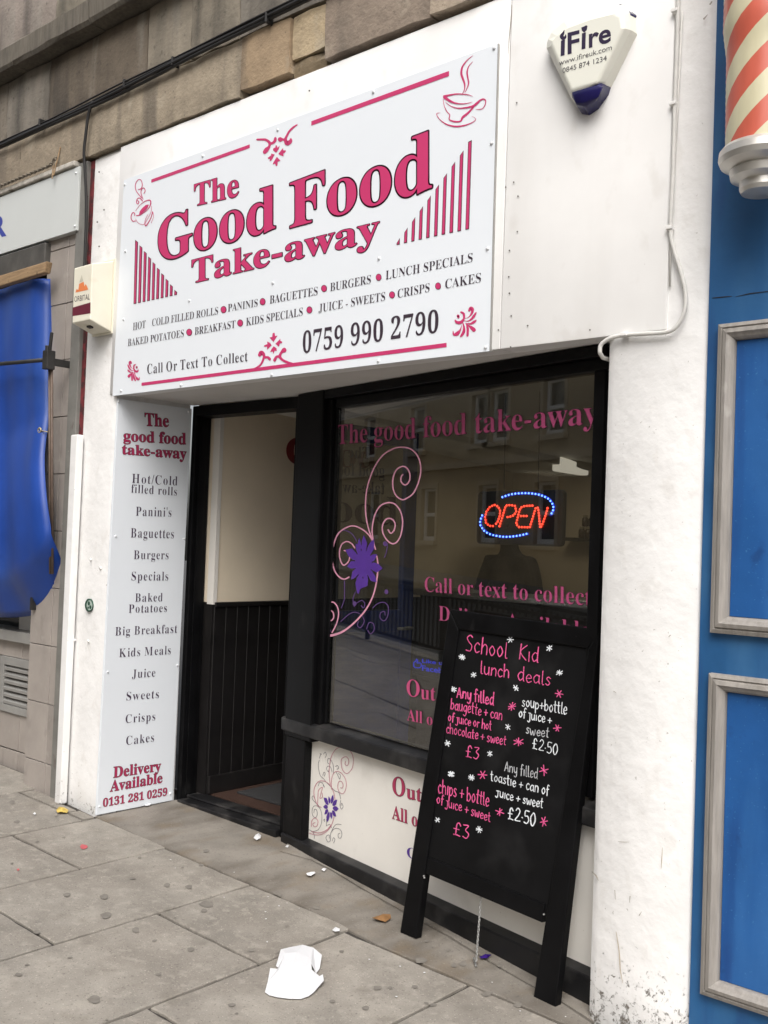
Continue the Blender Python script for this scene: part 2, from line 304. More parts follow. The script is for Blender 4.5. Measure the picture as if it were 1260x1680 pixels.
def outline_geo(s, serif, spread):
    """a dark border of even width round every edge of the glyph"""
    k = (s, serif, 'outline', spread)
    if k in _tc: return _tc[k]
    vs_, fs = text_geo(s, serif); cnt = {}
    for f in fs:
        for a, b in zip(f, f[1:] + f[:1]): cnt[(min(a, b), max(a, b))] = cnt.get((min(a, b), max(a, b)), 0) + 1
    # merge doubled points so shared edges are found by place
    V, F = [], []; seen = set()
    for (a, b), c in cnt.items():
        if c != 1: continue
        (x0, y0), (x1, y1) = vs_[a], vs_[b]; l = math.hypot(x1-x0, y1-y0)
        if l < 1e-6: continue
        dx, dy = (y1-y0)/l*spread, -(x1-x0)/l*spread; i = len(V)
        V += [(x0+dx, y0+dy), (x1+dx, y1+dy), (x1-dx, y1-dy), (x0-dx, y0-dy)]; F.append([i, i+1, i+2, i+3])
        for p in (a, b):
            if p in seen: continue
            seen.add(p); i = len(V); V += [(vs_[p][0] + spread*math.cos(2*math.pi*j/8), vs_[p][1] + spread*math.sin(2*math.pi*j/8)) for j in range(8)]; F.append(list(range(i, i+8)))
    _tc[k] = (V, F); return _tc[k]
CAPH = {}
def caph(serif):
    if serif not in CAPH: CAPH[serif] = max(y for x, y in text_geo('H', serif)[0])
    return CAPH[serif]
def advance(c, serif): return min(x for x, y in text_geo(c + '|', serif)[0] if True) if False else _adv(c, serif)
_av = {}
def _adv(c, serif):
    k = (c, serif)
    if k not in _av:
        bar = text_geo('|', serif)[0]; x_bar = max(x for x, y in bar)
        _av[k] = max(x for x, y in text_geo(c + '|', serif)[0]) - x_bar
    return _av[k]
def lettering(mb, P, s, BL, BR, TL, TR, off=.001, serif=True, weight=0, space=1.0, mi=0, outline=0):
    """letters of s fitted between four photo points: baseline left and right, capital height left and right.
    mb is one MB, or a list that receives one MB per word"""
    H = caph(serif); xs = []; x = 0
    for c in s: xs.append(x); x += _adv(c, serif)*space
    vis = [(c, x_) for c, x_ in zip(s, xs) if c != ' ']
    x0 = vis[0][1] + min(q[0] for q in text_geo(vis[0][0], serif)[0]); x1 = vis[-1][1] + max(q[0] for q in text_geo(vis[-1][0], serif)[0])
    q = [P.pt(*p) for p in (BL, BR, TL, TR)]; cur = mb if isinstance(mb, MB) else None; k = 0
    for c, xc in zip(s, xs):
        if c == ' ':
            if not isinstance(mb, MB): cur = None
            continue
        if cur is None: cur = MB(); mb.append(cur)
        vs_, fs = outline_geo(c, serif, outline) if outline else text_geo(c, serif, weight); out = []; k += 1
        for x, y in vs_:
            t = (x+xc-x0)/(x1-x0); h = y/H
            a = (q[0][0]*(1-t)+q[1][0]*t)*(1-h) + (q[2][0]*(1-t)+q[3][0]*t)*h
            b = (q[0][1]*(1-t)+q[1][1]*t)*(1-h) + (q[2][1]*(1-t)+q[3][1]*t)*h
            out.append(P.w(a, b, off + .00012*(k % 2)))
        cur.add(out, fs, mi)
    return mb
def words(P, items, name, mat, parent, **k):
    objs = []
    for s, *q in items:
        L_ = []; lettering(L_, P, s, *q, **k)
        objs += [m_.build(name, mat, parent) for m_ in L_]
    return objs
def Z(x0, y0, s): return lambda pts: [(x0 + p[0]/s, y0 + p[1]/s) for p in pts]
def smooth_line(pts, n=6):
    p = [pts[0]] + list(pts) + [pts[-1]]; out = []
    for i in range(1, len(p)-2):
        for k in range(n):
            t = k/n
            out.append(tuple(.5*(2*p[i][c] + (-p[i-1][c]+p[i+1][c])*t + (2*p[i-1][c]-5*p[i][c]+4*p[i+1][c]-p[i+2][c])*t*t + (-p[i-1][c]+3*p[i][c]-3*p[i+1][c]+p[i+2][c])*t**3) for c in range(len(p[i]))))
    out.append(tuple(pts[-1])); return out
def ribbon2(pts, w):
    """outline of a stroke in 2-D: points with (x, y, width)"""
    ws = w if isinstance(w, (list, tuple)) else [w]*len(pts)
    q = smooth_line([(p[0], p[1], ww) for p, ww in zip(pts, ws)]); L_ = []; R_ = []
    for i, (x, y, ww) in enumerate(q):
        a = q[max(i-1, 0)]; b = q[min(i+1, len(q)-1)]; dx, dy = b[0]-a[0], b[1]-a[1]; l = math.hypot(dx, dy) or 1
        L_.append((x - dy/l*ww/2, y + dx/l*ww/2)); R_.append((x + dy/l*ww/2, y - dx/l*ww/2))
    n = len(q); return L_ + R_, [(i, i+1, n+i+1, n+i) for i in range(n-1)]
_lay = [0]
def ribbon(mb, P, pts, w, off=.001, mi=0):
    v2, f2 = ribbon2(pts, w); _lay[0] = (_lay[0]+1) % 9; o = off + _lay[0]*.00006
    mb.add([P.w(*P.pt(x, y), o) for x, y in v2], f2, mi)
    for e, ww in ((pts[0], w[0] if isinstance(w, (list, tuple)) else w), (pts[-1], w[-1] if isinstance(w, (list, tuple)) else w)):
        disc(mb, P, e[0], e[1], ww/2, ww/2, o + .00003, mi, 8)
def poly(mb, P, pts, off=.001, mi=0):
    mb.add([P.w(*P.pt(x, y), off) for x, y in pts], [list(range(len(pts)))], mi)
def disc(mb, P, x, y, rx, ry, off=.001, mi=0, k=16):
    poly(mb, P, [(x + rx*math.cos(2*math.pi*i/k), y + ry*math.sin(2*math.pi*i/k)) for i in range(k)], off, mi)
def cap_screws(P, pts, parent, r=.007, mat=None):
    first = None
    for x, y in pts:
        a, b = P.pt(x, y); c = P.w(a, b, 0)
        if first is None:
            mb = MB(); n = P.n; u = P.u; v = P.v; k = 10
            rings = [(r, 0), (r, .003), (r*.7, .006), (r*.2, .007)]
            vs_ = [u*(q*math.cos(2*math.pi*j/k)) + v*(q*math.sin(2*math.pi*j/k)) + n*h for q, h in rings for j in range(k)]
            mb.add([q + LOC[parent] for q in vs_], [(i*k+j, i*k+(j+1) % k, (i+1)*k+(j+1) % k, (i+1)*k+j) for i in range(3) for j in range(k)] + [list(range(3*k, 4*k))])
            o = first = mb.build('screw_cap', mat or screw_m, parent, smooth=True)
        else:
            o = first.copy(); COL.objects.link(o)
        o.location = c - LOC[parent]
# ------------------------------------------------------------------ ground, road, kerb
def gquad(name, x0, x1, y0, y1, mat, dz=0):
    mb = MB(); mb.add([(x0, y0, gz(x0)+dz), (x1, y0, gz(x1)+dz), (x1, y1, gz(x1)+dz), (x0, y1, gz(x0)+dz)], [(0, 1, 2, 3)]); o = mb.build(name, mat); o['kind'] = 'structure'; LOC[o] = Vector(); return o
gquad('ground', -60, 40, -70, 20, asphalt, -.22)
road = gquad('road', -60, 40, -10.0, -3.75, asphalt, -.13)
pavement = gquad('pavement', -24, 10, -3.6, 1.2, joint_m, -.012)
far_pave = gquad('far_pavement', -60, 40, -13, -10.15, slab_m, -.01)
kb = MB()
for y0, y1 in ((-3.75, -3.6), (-10.15, -10.0)):
    kb.box8([(x, y, gz(x)-.14 if k == 0 else gz(x)) for k in (0, 1) for x, y in ((-60, y0), (40, y0), (40, y1), (-60, y1))])
o = kb.build('kerb', kerb_m, bevel=.01); o['kind'] = 'structure'
def slab_obj(poly_, mat=slab_m, name='paving_slab', parent=None, h=.012, jit=.0009, inset=.0078):
    n = len(poly_); cx = sum(p[0] for p in poly_)/n; cy = sum(p[1] for p in poly_)/n
    dz = random.uniform(-jit, jit); tx = random.uniform(-.0012, .0012); ty = random.uniform(-.0012, .0012)
    q = []
    for x, y in poly_:
        dx, dy = x-cx, y-cy
        q.append((x - math.copysign(inset, dx), y - math.copysign(inset, dy)))
    # ragged edges: split each side and nudge
    fine = []
    for i in range(n):
        a, b = q[i], q[(i+1) % n]; L_ = math.hypot(b[0]-a[0], b[1]-a[1]); k = max(1, int(L_/.06))
        for j in range(k):
            t = j/k; s_ = random.gauss(0, .0016)
            nx, ny = (b[1]-a[1])/L_, -(b[0]-a[0])/L_
            fine.append((a[0]+(b[0]-a[0])*t + nx*s_, a[1]+(b[1]-a[1])*t + ny*s_))
    m_ = len(fine); mb = MB(); zt = lambda x, y: gz(x) + dz + tx*(x-cx) + ty*(y-cy)
    inn = [(cx + (x-cx)*(1-.012), cy + (y-cy)*(1-.012)) for x, y in fine]
    mb.add([(x, y, gz(x) - .03) for x, y in fine] + [(x, y, zt(x, y) - .004) for x, y in fine] + [(x, y, zt(x, y)) for x, y in inn],
           [(i, (i+1) % m_, m_ + (i+1) % m_, m_ + i) for i in range(m_)] + [(m_+i, m_+(i+1) % m_, 2*m_+(i+1) % m_, 2*m_+i) for i in range(m_)] + [list(range(2*m_, 3*m_))])
    return mb.build(name, mat, parent or pavement)
FR = -.045
def front(x): return FR - (.05 if x > -2.9 else 0)*min(1, (x+2.9)/.3)
rows = [(-4.625, -4.02, [-.02, -.495, -1.35, -2.3, -3.1, -3.6]), (-4.02, -3.39, [-.035, -1.0, -1.95, -2.7, -3.6]), (-3.39, -2.77, [-.04, -.54, -1.5, -2.35, -3.2, -3.6]),
        (-2.77, -2.155, [-.09, -1.03, -1.9, -2.85, -3.6]), (-2.155, -1.53, [-.085, -.97, -1.75, -2.6, -3.6]), (-1.53, -.92, [.0, -.62, -1.5, -2.5, -3.6]), (-.92, -.3, [.0, -.85, -1.9, -2.8, -3.6]), (-.3, .33, [.0, -.55, -1.4, -2.4, -3.6]), (.33, .95, [0, -.9, -1.8, -2.9, -3.6]), (.95, 1.6, [0, -.7, -1.6, -2.6, -3.6]),
        (-5.29, -4.625, [-.1, -.62, -1.4, -2.3, -3.0, -3.6]), (-5.92, -5.29, [.13, -.21, -.95, -1.9, -2.8, -3.6]), (-6.6, -5.92, [.13, -.5, -1.4, -2.3, -3.6])]
for k in range(12): rows.append((-6.6-.63*(k+1), -6.6-.63*k, [.1, -.7-.2*(k % 3), -1.7, -2.6-.2*(k % 2), -3.6]))
for x0, x1, ys in rows:
    for ya, yb in zip(ys, ys[1:]):
        slab_obj([(x0, yb), (x1, yb), (x1, ya), (x0, ya)])
# little infill stones by the pilaster foot
for pl in ([(-5.28, -.1), (-4.95, -.1), (-4.95, .0), (-5.28, .0)], [(-4.95, -.1), (-4.79, -.1), (-4.79, -.03), (-4.95, -.03)], [(-4.79, -.1), (-4.63, -.1), (-4.63, -.02), (-4.79, -.02)]):
    slab_obj(pl, jit=.0015)
# concrete in the recess, then a mortar apron along the window base with a ragged crack between
def wb(a, off): q = GLASS.w(a, 0, off); return (q.x, q.y)
GA = lambda x, y: GLASS.pt(x, y)[0]
A0, A1 = GA(480, 1383), GA(975, 1600)             # window base, left and right, along the glass plane
crack = [(-3.64, .43), (-3.45, .452), (-3.30, .43), (-3.05, .37), (-2.85, .325), (-2.66, .282), (-2.45, .238), (-2.25, .195), (-2.03, .145), (-1.85, .095), (-1.70, .055)]
crack = [(x, y - .06 + random.gauss(0, .006)) for x, y in crack]
rc = [(-4.66, -.012), (-4.02, -.028), (-3.39, -.03), (-2.9, -.045), (-2.62, -.082), (-2.155, -.078), (-1.66, -.075)] + [(x, y-.006) for x, y in crack[::-1]] + [(-3.716, .516), (-3.72, .53), (-4.66, .53)]
slab_obj(rc, conc_m, 'recess_concrete', jit=0, inset=.0)
ap = [(x, y+.004) for x, y in crack] + [wb(A1+.06, .0), wb(A0, .0)]
mb = MB(); n_ = len(ap)
mb.add([(x, y, gz(x)-.04) for x, y in ap] + [(x, y, gz(x) + (.001 if i < len(crack) else .012)) for i, (x, y) in enumerate(ap)], [(i, (i+1) % n_, n_+(i+1) % n_, n_+i) for i in range(n_)] + [list(range(n_, 2*n_))])
mb.build('mortar_apron', conc_m, pavement)
# trodden gum and a red spill on the flags (traced discs, joined: too many and too thin to lift)
gum = MB()
gl = [(338,1397,5,3),(171,1472,7,4),(174,1503,9,5),(223,1527,6,4),(340,1484,12,5),(335,1495,5,3),(310,1456,6,3),(274,1453,5,3),(313,1559,6,4),(155,1641,11,6),(110,1469,6,3),(217,1442,5,2),(412,1560,5,3),(455,1466,7,3),(690,1577,10,5),(745,1585,5,3),(760,1582,6,4),(798,1632,8,4),(619,1622,7,4),(680,1620,5,3),(710,1650,6,3),(570,1430,6,4),(595,1432,5,3),(640,1462,5,3),(700,1545,4,2),(460,1470,4,2),(20,1317,5,3),(28,1349,5,2),(520,1490,6,3),(560,1562,4,2),(905,1605,6,3),(925,1640,6,3),(820,1585,5,3),(640,1622,4,2),(850,1650,7,4),(600,1655,6,3),(545,1644,5,3),(60,1530,6,3),(30,1600,6,3),(260,1600,5,2),(380,1650,6,3),(330,1420,4,2),(470,1520,3,2),(735,1560,4,2)]
for x, y, rx, ry in gl:
    k = 14; ph = random.random()*6
    poly(gum, GROUND, [(x + rx*(1+.16*math.sin(3*t+ph)+.1*random.uniform(-1, 1))*math.cos(t), y + ry*(1+.16*math.sin(2*t+ph))*math.sin(t)) for t in [2*math.pi*i/k for i in range(k)]], .0031)
for i in range(60):
    a = random.uniform(-6, 1.2); b = -abs(random.gauss(0, 1.1)) - .05; r_ = random.uniform(.003, .010); c_ = (a+4.6, b); k = 9; ph = random.random()*6
    gum.add([GROUND.w(c_[0] + r_*(1+.3*math.sin(2*t+ph))*math.cos(t), c_[1] + r_*(1+.2*math.sin(3*t))*math.sin(t), .0031) for t in [2*math.pi*j/k for j in range(k)]], [list(range(k))])
gum.build('gum_stain', gum_m, pavement, kind='stuff')
sp = MB(); poly(sp, GROUND, [(131,1390),(134,1386),(139,1387),(143,1388),(144,1391),(139,1394),(134,1394)], .0034); poly(sp, GROUND, [(27,1427),(31,1426),(32,1428),(29,1430)], .0034); sp.build('red_spill_mark', red_spot, pavement)

# ------------------------------------------------------------------ stone wall above the shop
wall = thing('tenement_wall', 'sooty brown sandstone wall of large blocks above the white shopfront', 'wall', (-3.5, .3, 3.56))
mb = MB(); mb.box(-9, 3, .035, .5, 3.585, 7.5); mb.build('mortar_backing', mortar, wall)
def block(P0, x0, x1, z0, z1, y, mat, parent=wall, name='stone_block', rough=.0028, g=.0035, depth=.25, col=None):
    """a squared stone with a slightly uneven face and worn edges"""
    nx = max(2, int((x1-x0)/.09)); nz = max(2, int((z1-z0)/.09)); mb = MB(); vs_ = []; dy = random.uniform(-.006, .006)
    for j in range(nz+1):
        for i in range(nx+1):
            e = (i in (0, nx)) or (j in (0, nz)); x = x0+g + (x1-x0-2*g)*i/nx; z = z0+g + (z1-z0-2*g)*j/nz
            jx = random.gauss(0, .0035) if i in (0, nx) else 0; jz = random.gauss(0, .0035) if j in (0, nz) else 0
            vs_.append((x+jx, y + dy + (.007 if e else 0) + random.uniform(-rough, rough), z+jz))
    fs = [(j*(nx+1)+i, j*(nx+1)+i+1, (j+1)*(nx+1)+i+1, (j+1)*(nx+1)+i) for j in range(nz) for i in range(nx)]
    loop = [i for i in range(nx+1)] + [j*(nx+1)+nx for j in range(1, nz+1)] + [nz*(nx+1)+i for i in range(nx-1, -1, -1)] + [j*(nx+1) for j in range(nz-1, 0, -1)]
    b = len(vs_); vs_ += [(vs_[i][0], y+depth, vs_[i][2]) for i in loop]; k = len(loop)
    fs += [(loop[i], b+i, b+(i+1) % k, loop[(i+1) % k]) for i in range(k)]
    mb.add(vs_, fs); o = mb.build(name, mat, parent, recalc=True); o.data.shade_smooth(); o.data.set_sharp_from_angle(angle=R(28)); v_ = random.uniform(.72, 1.2); o.color = (*(col or (v_, v_*random.uniform(.95, 1), v_*random.uniform(.88, 1))), 1); return o
xs = [-8.4, -7.3, -6.5, -5.75, -5.0, -3.71, -3.37, -3.155]
for i, (a, b) in enumerate(zip(xs, xs[1:])):
    z0 = 3.585 if b < -3.5 else 3.60
    cl = {4: (.92, .92, .90), 5: (1.0, .88, .74), 6: (1.35, 1.28, 1.1), 3: (.85, .84, .82)}.get(i)
    block(None, a, b, z0, 3.868, -.028, stone_lo, col=cl) if i != 6 else block(None, a, b, 3.66, 3.862, -.02, stone_lo, col=cl)
block(None, -3.37, -3.155, 3.575, 3.66, -.004, stone_lo, rough=.012, col=(.6, .55, .45))
for a, b, z0 in ((-3.155, -2.55, 3.60), (-2.55, -1.95, 3.60), (-1.95, -1.2, 3.60), (-1.2, -.5, 3.60), (-.5, .3, 3.6)): block(None, a, b, z0, 3.865, -.034, stone_lo)
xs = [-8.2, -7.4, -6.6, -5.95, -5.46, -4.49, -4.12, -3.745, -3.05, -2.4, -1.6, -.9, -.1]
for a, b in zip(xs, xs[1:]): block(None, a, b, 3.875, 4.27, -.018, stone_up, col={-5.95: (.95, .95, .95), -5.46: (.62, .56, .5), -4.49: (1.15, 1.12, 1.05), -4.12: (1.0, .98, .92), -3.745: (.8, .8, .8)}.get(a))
xs = [-8.6, -7.2, -5.72, -4.9, -3.6, -2.4, -1.2, 0]
for a, b in zip(xs, xs[1:]):
    mb = MB(); prof = [(.05, 4.275), (-.105, 4.275), (-.12, 4.295), (-.12, 4.40), (-.10, 4.425), (-.035, 4.46), (.05, 4.47)]
    k = len(prof); n_ = 6; vs_ = []
    for i in range(n_+1):
        x = a+.003 + (b-a-.006)*i/n_; vs_ += [(x, y + random.uniform(-.004, .004), z + random.uniform(-.004, .004)) for y, z in prof]
    mb.add(vs_, [(i*k+j, i*k+j+1, (i+1)*k+j+1, (i+1)*k+j) for i in range(n_) for j in range(k-1)] + [list(range(k)), list(range(n_*k, n_*k+k))]); mb.build('string_course', stone_cn, wall)
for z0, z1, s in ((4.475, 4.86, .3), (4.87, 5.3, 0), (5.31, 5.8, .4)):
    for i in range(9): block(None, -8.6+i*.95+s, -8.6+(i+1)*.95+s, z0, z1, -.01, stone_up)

# ------------------------------------------------------------------ the takeaway's shopfront
shop = thing('takeaway_shopfront', 'white painted takeaway shopfront with recessed black doorway and slanted black framed window', 'shopfront', (-3.2, .3, -.05))
def wavy_panel(x0, x1, y, z0, z1, thick, name, mat, bev=.012, step=.11, amp=.0028, parent=shop):
    nx = max(2, int((x1-x0)/step)); nz = max(2, int((z1-z0)/step)); vs_ = []; mb = MB()
    for j in range(nz+1):
        for i in range(nx+1):
            e = (i in (0, nx)) or (j in (0, nz)); vs_.append((x0+(x1-x0)*i/nx, y + (bev if e else 0) + (0 if e else random.uniform(-amp, amp)), z0+(z1-z0)*j/nz))
            if i == 0: pass
    # tuck the outer ring: add a ring just inside so the edge rounds off
    fs = [(j*(nx+1)+i, j*(nx+1)+i+1, (j+1)*(nx+1)+i+1, (j+1)*(nx+1)+i) for j in range(nz) for i in range(nx)]
    for j in range(nz+1):
        for i in range(nx+1):
            x, yy, z = vs_[j*(nx+1)+i]
            if i == 1: x = x0 + bev*1.6
            if i == nx-1: x = x1 - bev*1.6
            if j == 1: z = z0 + bev*1.6
            if j == nz-1: z = z1 - bev*1.6
            vs_[j*(nx+1)+i] = (x, yy, z)
    loop = [i for i in range(nx+1)] + [j*(nx+1)+nx for j in range(1, nz+1)] + [nz*(nx+1)+i for i in range(nx-1, -1, -1)] + [j*(nx+1) for j in range(nz-1, 0, -1)]
    b = len(vs_); vs_ += [(vs_[i][0], y+thick, vs_[i][2]) for i in loop]; k = len(loop)
    fs += [(loop[i], b+i, b+(i+1) % k, loop[(i+1) % k]) for i in range(k)]
    mb.add(vs_, fs); o = mb.build(name, mat, parent); o.data.shade_smooth(); o.data.set_sharp_from_angle(angle=R(50)); return o
wavy_panel(-4.975, -4.662, .0, -.06, 3.57, .5, 'pillar', white_wall_foot, amp=.005)
wavy_panel(-1.737, -1.379, .006, -.16, 3.58, .34, 'pillar', white_wall_foot, bev=.022, amp=.004)
wavy_panel(-4.705, -2.176, -.008, 2.232, 3.575, .1, 'fascia_panel', white_board, bev=.003, amp=.0012, step=.25)
wavy_panel(-2.172, -1.514, -.008, 2.232, 3.57, .1, 'fascia_panel', white_board, bev=.003, amp=.0012, step=.25)
mb = MB(); mb.add([(-4.97, .02, 3.575), (-1.38, .02, 3.575), (-1.38, .06, 3.6), (-4.97, .06, 3.6)], [(0, 1, 2, 3)]); mb.box(-4.97, -1.39, .03, .09, 3.56, 3.6); mb.build('fascia_top_fillet', white_wall, shop)
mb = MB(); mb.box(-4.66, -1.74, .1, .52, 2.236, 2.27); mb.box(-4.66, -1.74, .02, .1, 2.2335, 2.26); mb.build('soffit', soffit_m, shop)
# small fixings and filled holes on the fascia
fx = MB()
for x, y in [(808,447),(838,482),(820,542),(805,557),(850,170),(845,300),(852,323),(832,308),(851,381),(837,455),(840,570),(838,412),(841,519),(868,535),(970,542),(146,323),(165,283),(173,345),(150,420),(165,405),(162,365),(530,230),(178,182),(290,170),(510,150)]:
    disc(fx, FACADE, x, y, 1.4, 1.4, .0092, 0, 8)
fx.build('nail_hole', grout, shop, kind='stuff')
PILF = Plane((0, .004, 0), (1, 0, 0), (0, 0, 1))
scar_d = M('scuff_mark', (.36, .33, .29), .8, .2, 40, 0); scar_b = M('brown_scuff', (.45, .38, .30), .8, .2, 40, 0)
for pts, ww, mt_ in (([(1015, 1380), (1024, 1381), (1033, 1381)], [.4, 1.2, .5], scar_d), ([(1088, 1390), (1087, 1408), (1086, 1424)], [.5, 1.3, .6], scar_b), ([(1012, 1528), (1017, 1560), (1019, 1590), (1023, 1612)], [.8, 1.8, 1.6, .6], scar_b), ([(974, 1431), (979, 1436), (983, 1444)], [.6, 2.4, .8], scar_d), ([(1008, 1134), (1012, 1136)], [1, .7], scar_d), ([(1010, 1460), (1011, 1475)], [1.2, .5], scar_d), ([(1035, 1470), (1034, 1480)], [1.4, .6], scar_d), ([(1054, 1495), (1050, 1501)], [.6, 1.6], scar_d), ([(1162, 25), (1156, 32)], [.6, 3], scar_d), ([(1169, 4), (1166, 8)], [2, 2.5], scar_d), ([(1118, 48), (1118, 52)], [3, 3], scar_d), ([(1098, 1045), (1101, 1042)], [.6, 1.4], scar_d), ([(842, 10), (841, 30), (838, 60), (836, 90)], [1.6, 1.8, 1.2, .4], scar_d)):
    mb = MB(); ribbon(mb, PILF if pts[0][0] > 900 else FACADE, pts, ww, .0052 if pts[0][0] > 900 else .0092); mb.build('scuff_mark', mt_, shop)
# door frame (parallel to the facade, set back)
YD = .514; DP = Plane((0, YD, 0), (1, 0, 0), (0, 0, 1))
mb = frame(DP, -4.658, -3.73, -.05, 2.232, .036, .076, .02, .062, -.11, .0); mb.build('door_frame', black_p, shop, bevel=.004)
mb = MB(); mb.box(-4.573, -3.80, YD+.03, YD+.10, -.03, 2.162); 
mb = MB(); mb.pbox(DP, -4.621, -4.612, .03, 2.165, -.075, -.03); mb.build('door_stop', black_p, shop, bevel=.002)
mb = MB(); mb.pbox(DP, -4.62, -3.807, -.045, .012, -.14, .025); mb.pbox(DP, -4.62, -3.807, .012, .028, -.14, -.04); mb.build('threshold', black_sill, shop, bevel=.006)
# window: all bars lie along the slanted glass plane
def ga(x, y): return GLASS.pt(x, y)
aL = ga(556.7, 667)[0]; aR = ga(979.3, 612)[0]; zT = 2.145; zS = .616; zPT = .528; zPB = .034
aP = ga(513.8, 1205)[0]; aF = ga(500, 1000)[0]; aEnd = aR + .075
aO = ga(478, 1300)[0] 
mb = MB(); mb.pbox(GLASS, aO, aL-.062, zPT-.02, 2.2325, -.06, .055); mb.build('window_post', black_p, shop, bevel=.005)
mb = MB(); mb.pbox(GLASS, aL-.060, aL-.02, zS-.02, zT+.04, -.05, .03); mb.pbox(GLASS, aL-.02, aL, zS-.01, zT+.02, -.03, .012); mb.build('window_stile', black_p, shop, bevel=.003)
mb = MB(); mb.pbox(GLASS, aO, aP, -.14, zPT-.02, -.06, .045); mb.build('lower_post', black_p, shop, bevel=.006)
mb = MB(); mb.pbox(GLASS, aL-.0615, aEnd, zT+.045, 2.2325, -.06, .05); mb.pbox(GLASS, aL, aEnd, zT, zT+.044, -.05, .02); mb.build('window_head', black_p, shop, bevel=.004)
mb = MB(); mb.pbox(GLASS, aR, aR+.05, zS, zT, -.05, .015); mb.build('window_stile', black_p, shop, bevel=.003)
mb = MB(); s0 = aO-.035
mb.box8([GLASS.w(s0, zPT, .058), GLASS.w(aEnd+.1, zPT, .058), GLASS.w(aEnd+.1, zPT, -.05), GLASS.w(s0, zPT, -.05), GLASS.w(s0, zS-.024, .058), GLASS.w(aEnd+.1, zS-.024, .058), GLASS.w(aEnd+.1, zS, -.05), GLASS.w(s0, zS, -.05)])
mb.build('window_sill', black_sill, shop, bevel=.007)
mb = MB(); mb.pbox(GLASS, aL, aR, zS, zT, -.006, 0); pane = mb.build('window_pane', pane_m, shop)
mb = MB(); mb.pbox(GLASS, aP-.002, aEnd+.08, zPB-.03, zPT-.002, -.05, .004); riser = mb.build('stall_riser_panel', M('riser_white_paint', (.79, .765, .715), .5, .03, 4, .1, 50, spots=[(GRIME, 5, .6, .85, (1, 1, 1), .4), ((.25, .22, .18), 70, .74, .78, (1, 1, 1), .5)]), shop)
mb = MB(); mb.box8([GLASS.w(aO, -.16, .055), GLASS.w(aEnd+.1, -.16, .055), GLASS.w(aEnd+.1, -.16, -.05), GLASS.w(aO, -.16, -.05), GLASS.w(aO, .016, .055), GLASS.w(aEnd+.1, .016, .055), GLASS.w(aEnd+.1, .036, -.05), GLASS.w(aO, .036, -.05)]); mb.build('plinth', black_sill, shop, bevel=.006)

# interior shell seen through the doorway and the glass
mb = MB(); mb.box(-4.75, -4.552, .63, 3.9, 1.115, 2.5); iw = mb.build('interior_wall', int_wall, shop)
mb = MB(); mb.box(-4.60, -4.545, .628, .655, 1.105, 2.3); mb.build('wall_edge_bead', M('bead_paint', (.74, .71, .66), .5, .04, 4, 0), shop)
mb = MB(); mb.box(-4.555, -4.532, .64, 3.8, 1.09, 1.118); mb.build('dado_rail', wain_m, shop, bevel=.004)
bw = .085; y = .64
mb0 = MB(); mb0.box(-4.56, -4.5445, y+.0012, y+bw-.0012, .13, 1.09); b0 = mb0.build('wainscot_board', wain_m, shop, bevel=.002, seg=1)
for i in range(1, 34):
    b_ = b0.copy(); COL.objects.link(b_); b_.location = Vector((0, bw*i, 0))
mb = MB(); mb.box(-4.75, -4.553, .63, 3.9, -.05, 1.114); mb.build('wainscot_backing', wain_m, shop)
mb = MB(); mb.box(-4.552, -4.528, .64, 3.7, .03, .132); mb.build('skirting_board', wain_m, shop, bevel=.005)
mb = MB(); mb.box(-4.8, 1.2, .60, 4.6, -.1, .02); mb.build('floor', floor_m, shop)
f0 = None
for i in range(14):
    yy = .66 + i*.11
    if f0 is None: mb = MB(); mb.box(-4.55, -2.3, yy+.0015, yy+.1085, .02, .03); f0 = mb.build('floorboard', floor_m, shop)
    else: q = f0.copy(); COL.objects.link(q); q.location = Vector((random.uniform(-.01, .0), .11*i, 0))
mb = MB(); mb.add([(-4.8, .55, 2.30), (1.2, .55, 2.30), (1.2, 3.9, 2.06), (-4.8, 3.9, 2.06)], [(0, 1, 2, 3)]); mb.add([(-4.8, .55, 2.6), (1.2, .55, 2.6), (1.2, 3.9, 2.6), (-4.8, 3.9, 2.6)], [(0, 1, 2, 3)]); mb.build('ceiling', int_ceil, shop)
mb = MB(); mb.box(-4.8, 1.2, 3.62, 3.9, -.1, 2.6); mb.build('back_wall', int_wall, shop)
mb = MB(); mb.box(1.0, 1.2, .3, 3.62, -.1, 2.6); mb.box(-1.35, 1.0, .3, .5, -.1, 2.6); mb.box(-1.72, -1.35, .36, .5, -.1, 2.6); mb.build('side_wall', int_wall, shop)
mb = MB(); mb.box(-9, 3, .52, .6, 2.275, 3.6); mb.build('lintel_backing', mortar, shop)
mb = MB(); mb.box8([(-4.55, .7, 2.26), (-4.20, .7, 2.26), (-3.6, 3.5, 2.03), (-4.0, 3.5, 2.03), (-4.55, .7, 2.30), (-4.20, .7, 2.30), (-3.6, 3.5, 2.10), (-4.0, 3.5, 2.10)]); mb.build('ceiling_beam', int_ceil, shop, bevel=.01)
# wall lettering inside, dark red and plum
mb = MB(); lettering(mb, INWALL, 'Good', (469, 762), (617, 768), (469, 716), (617, 731), .003); mb.build('wall_lettering', darkred, shop)
mb = MB(); lettering(mb, INWALL, 'Food', (495, 852), (652, 862), (495, 806), (652, 816), .003); mb.build('wall_lettering', plum, shop)
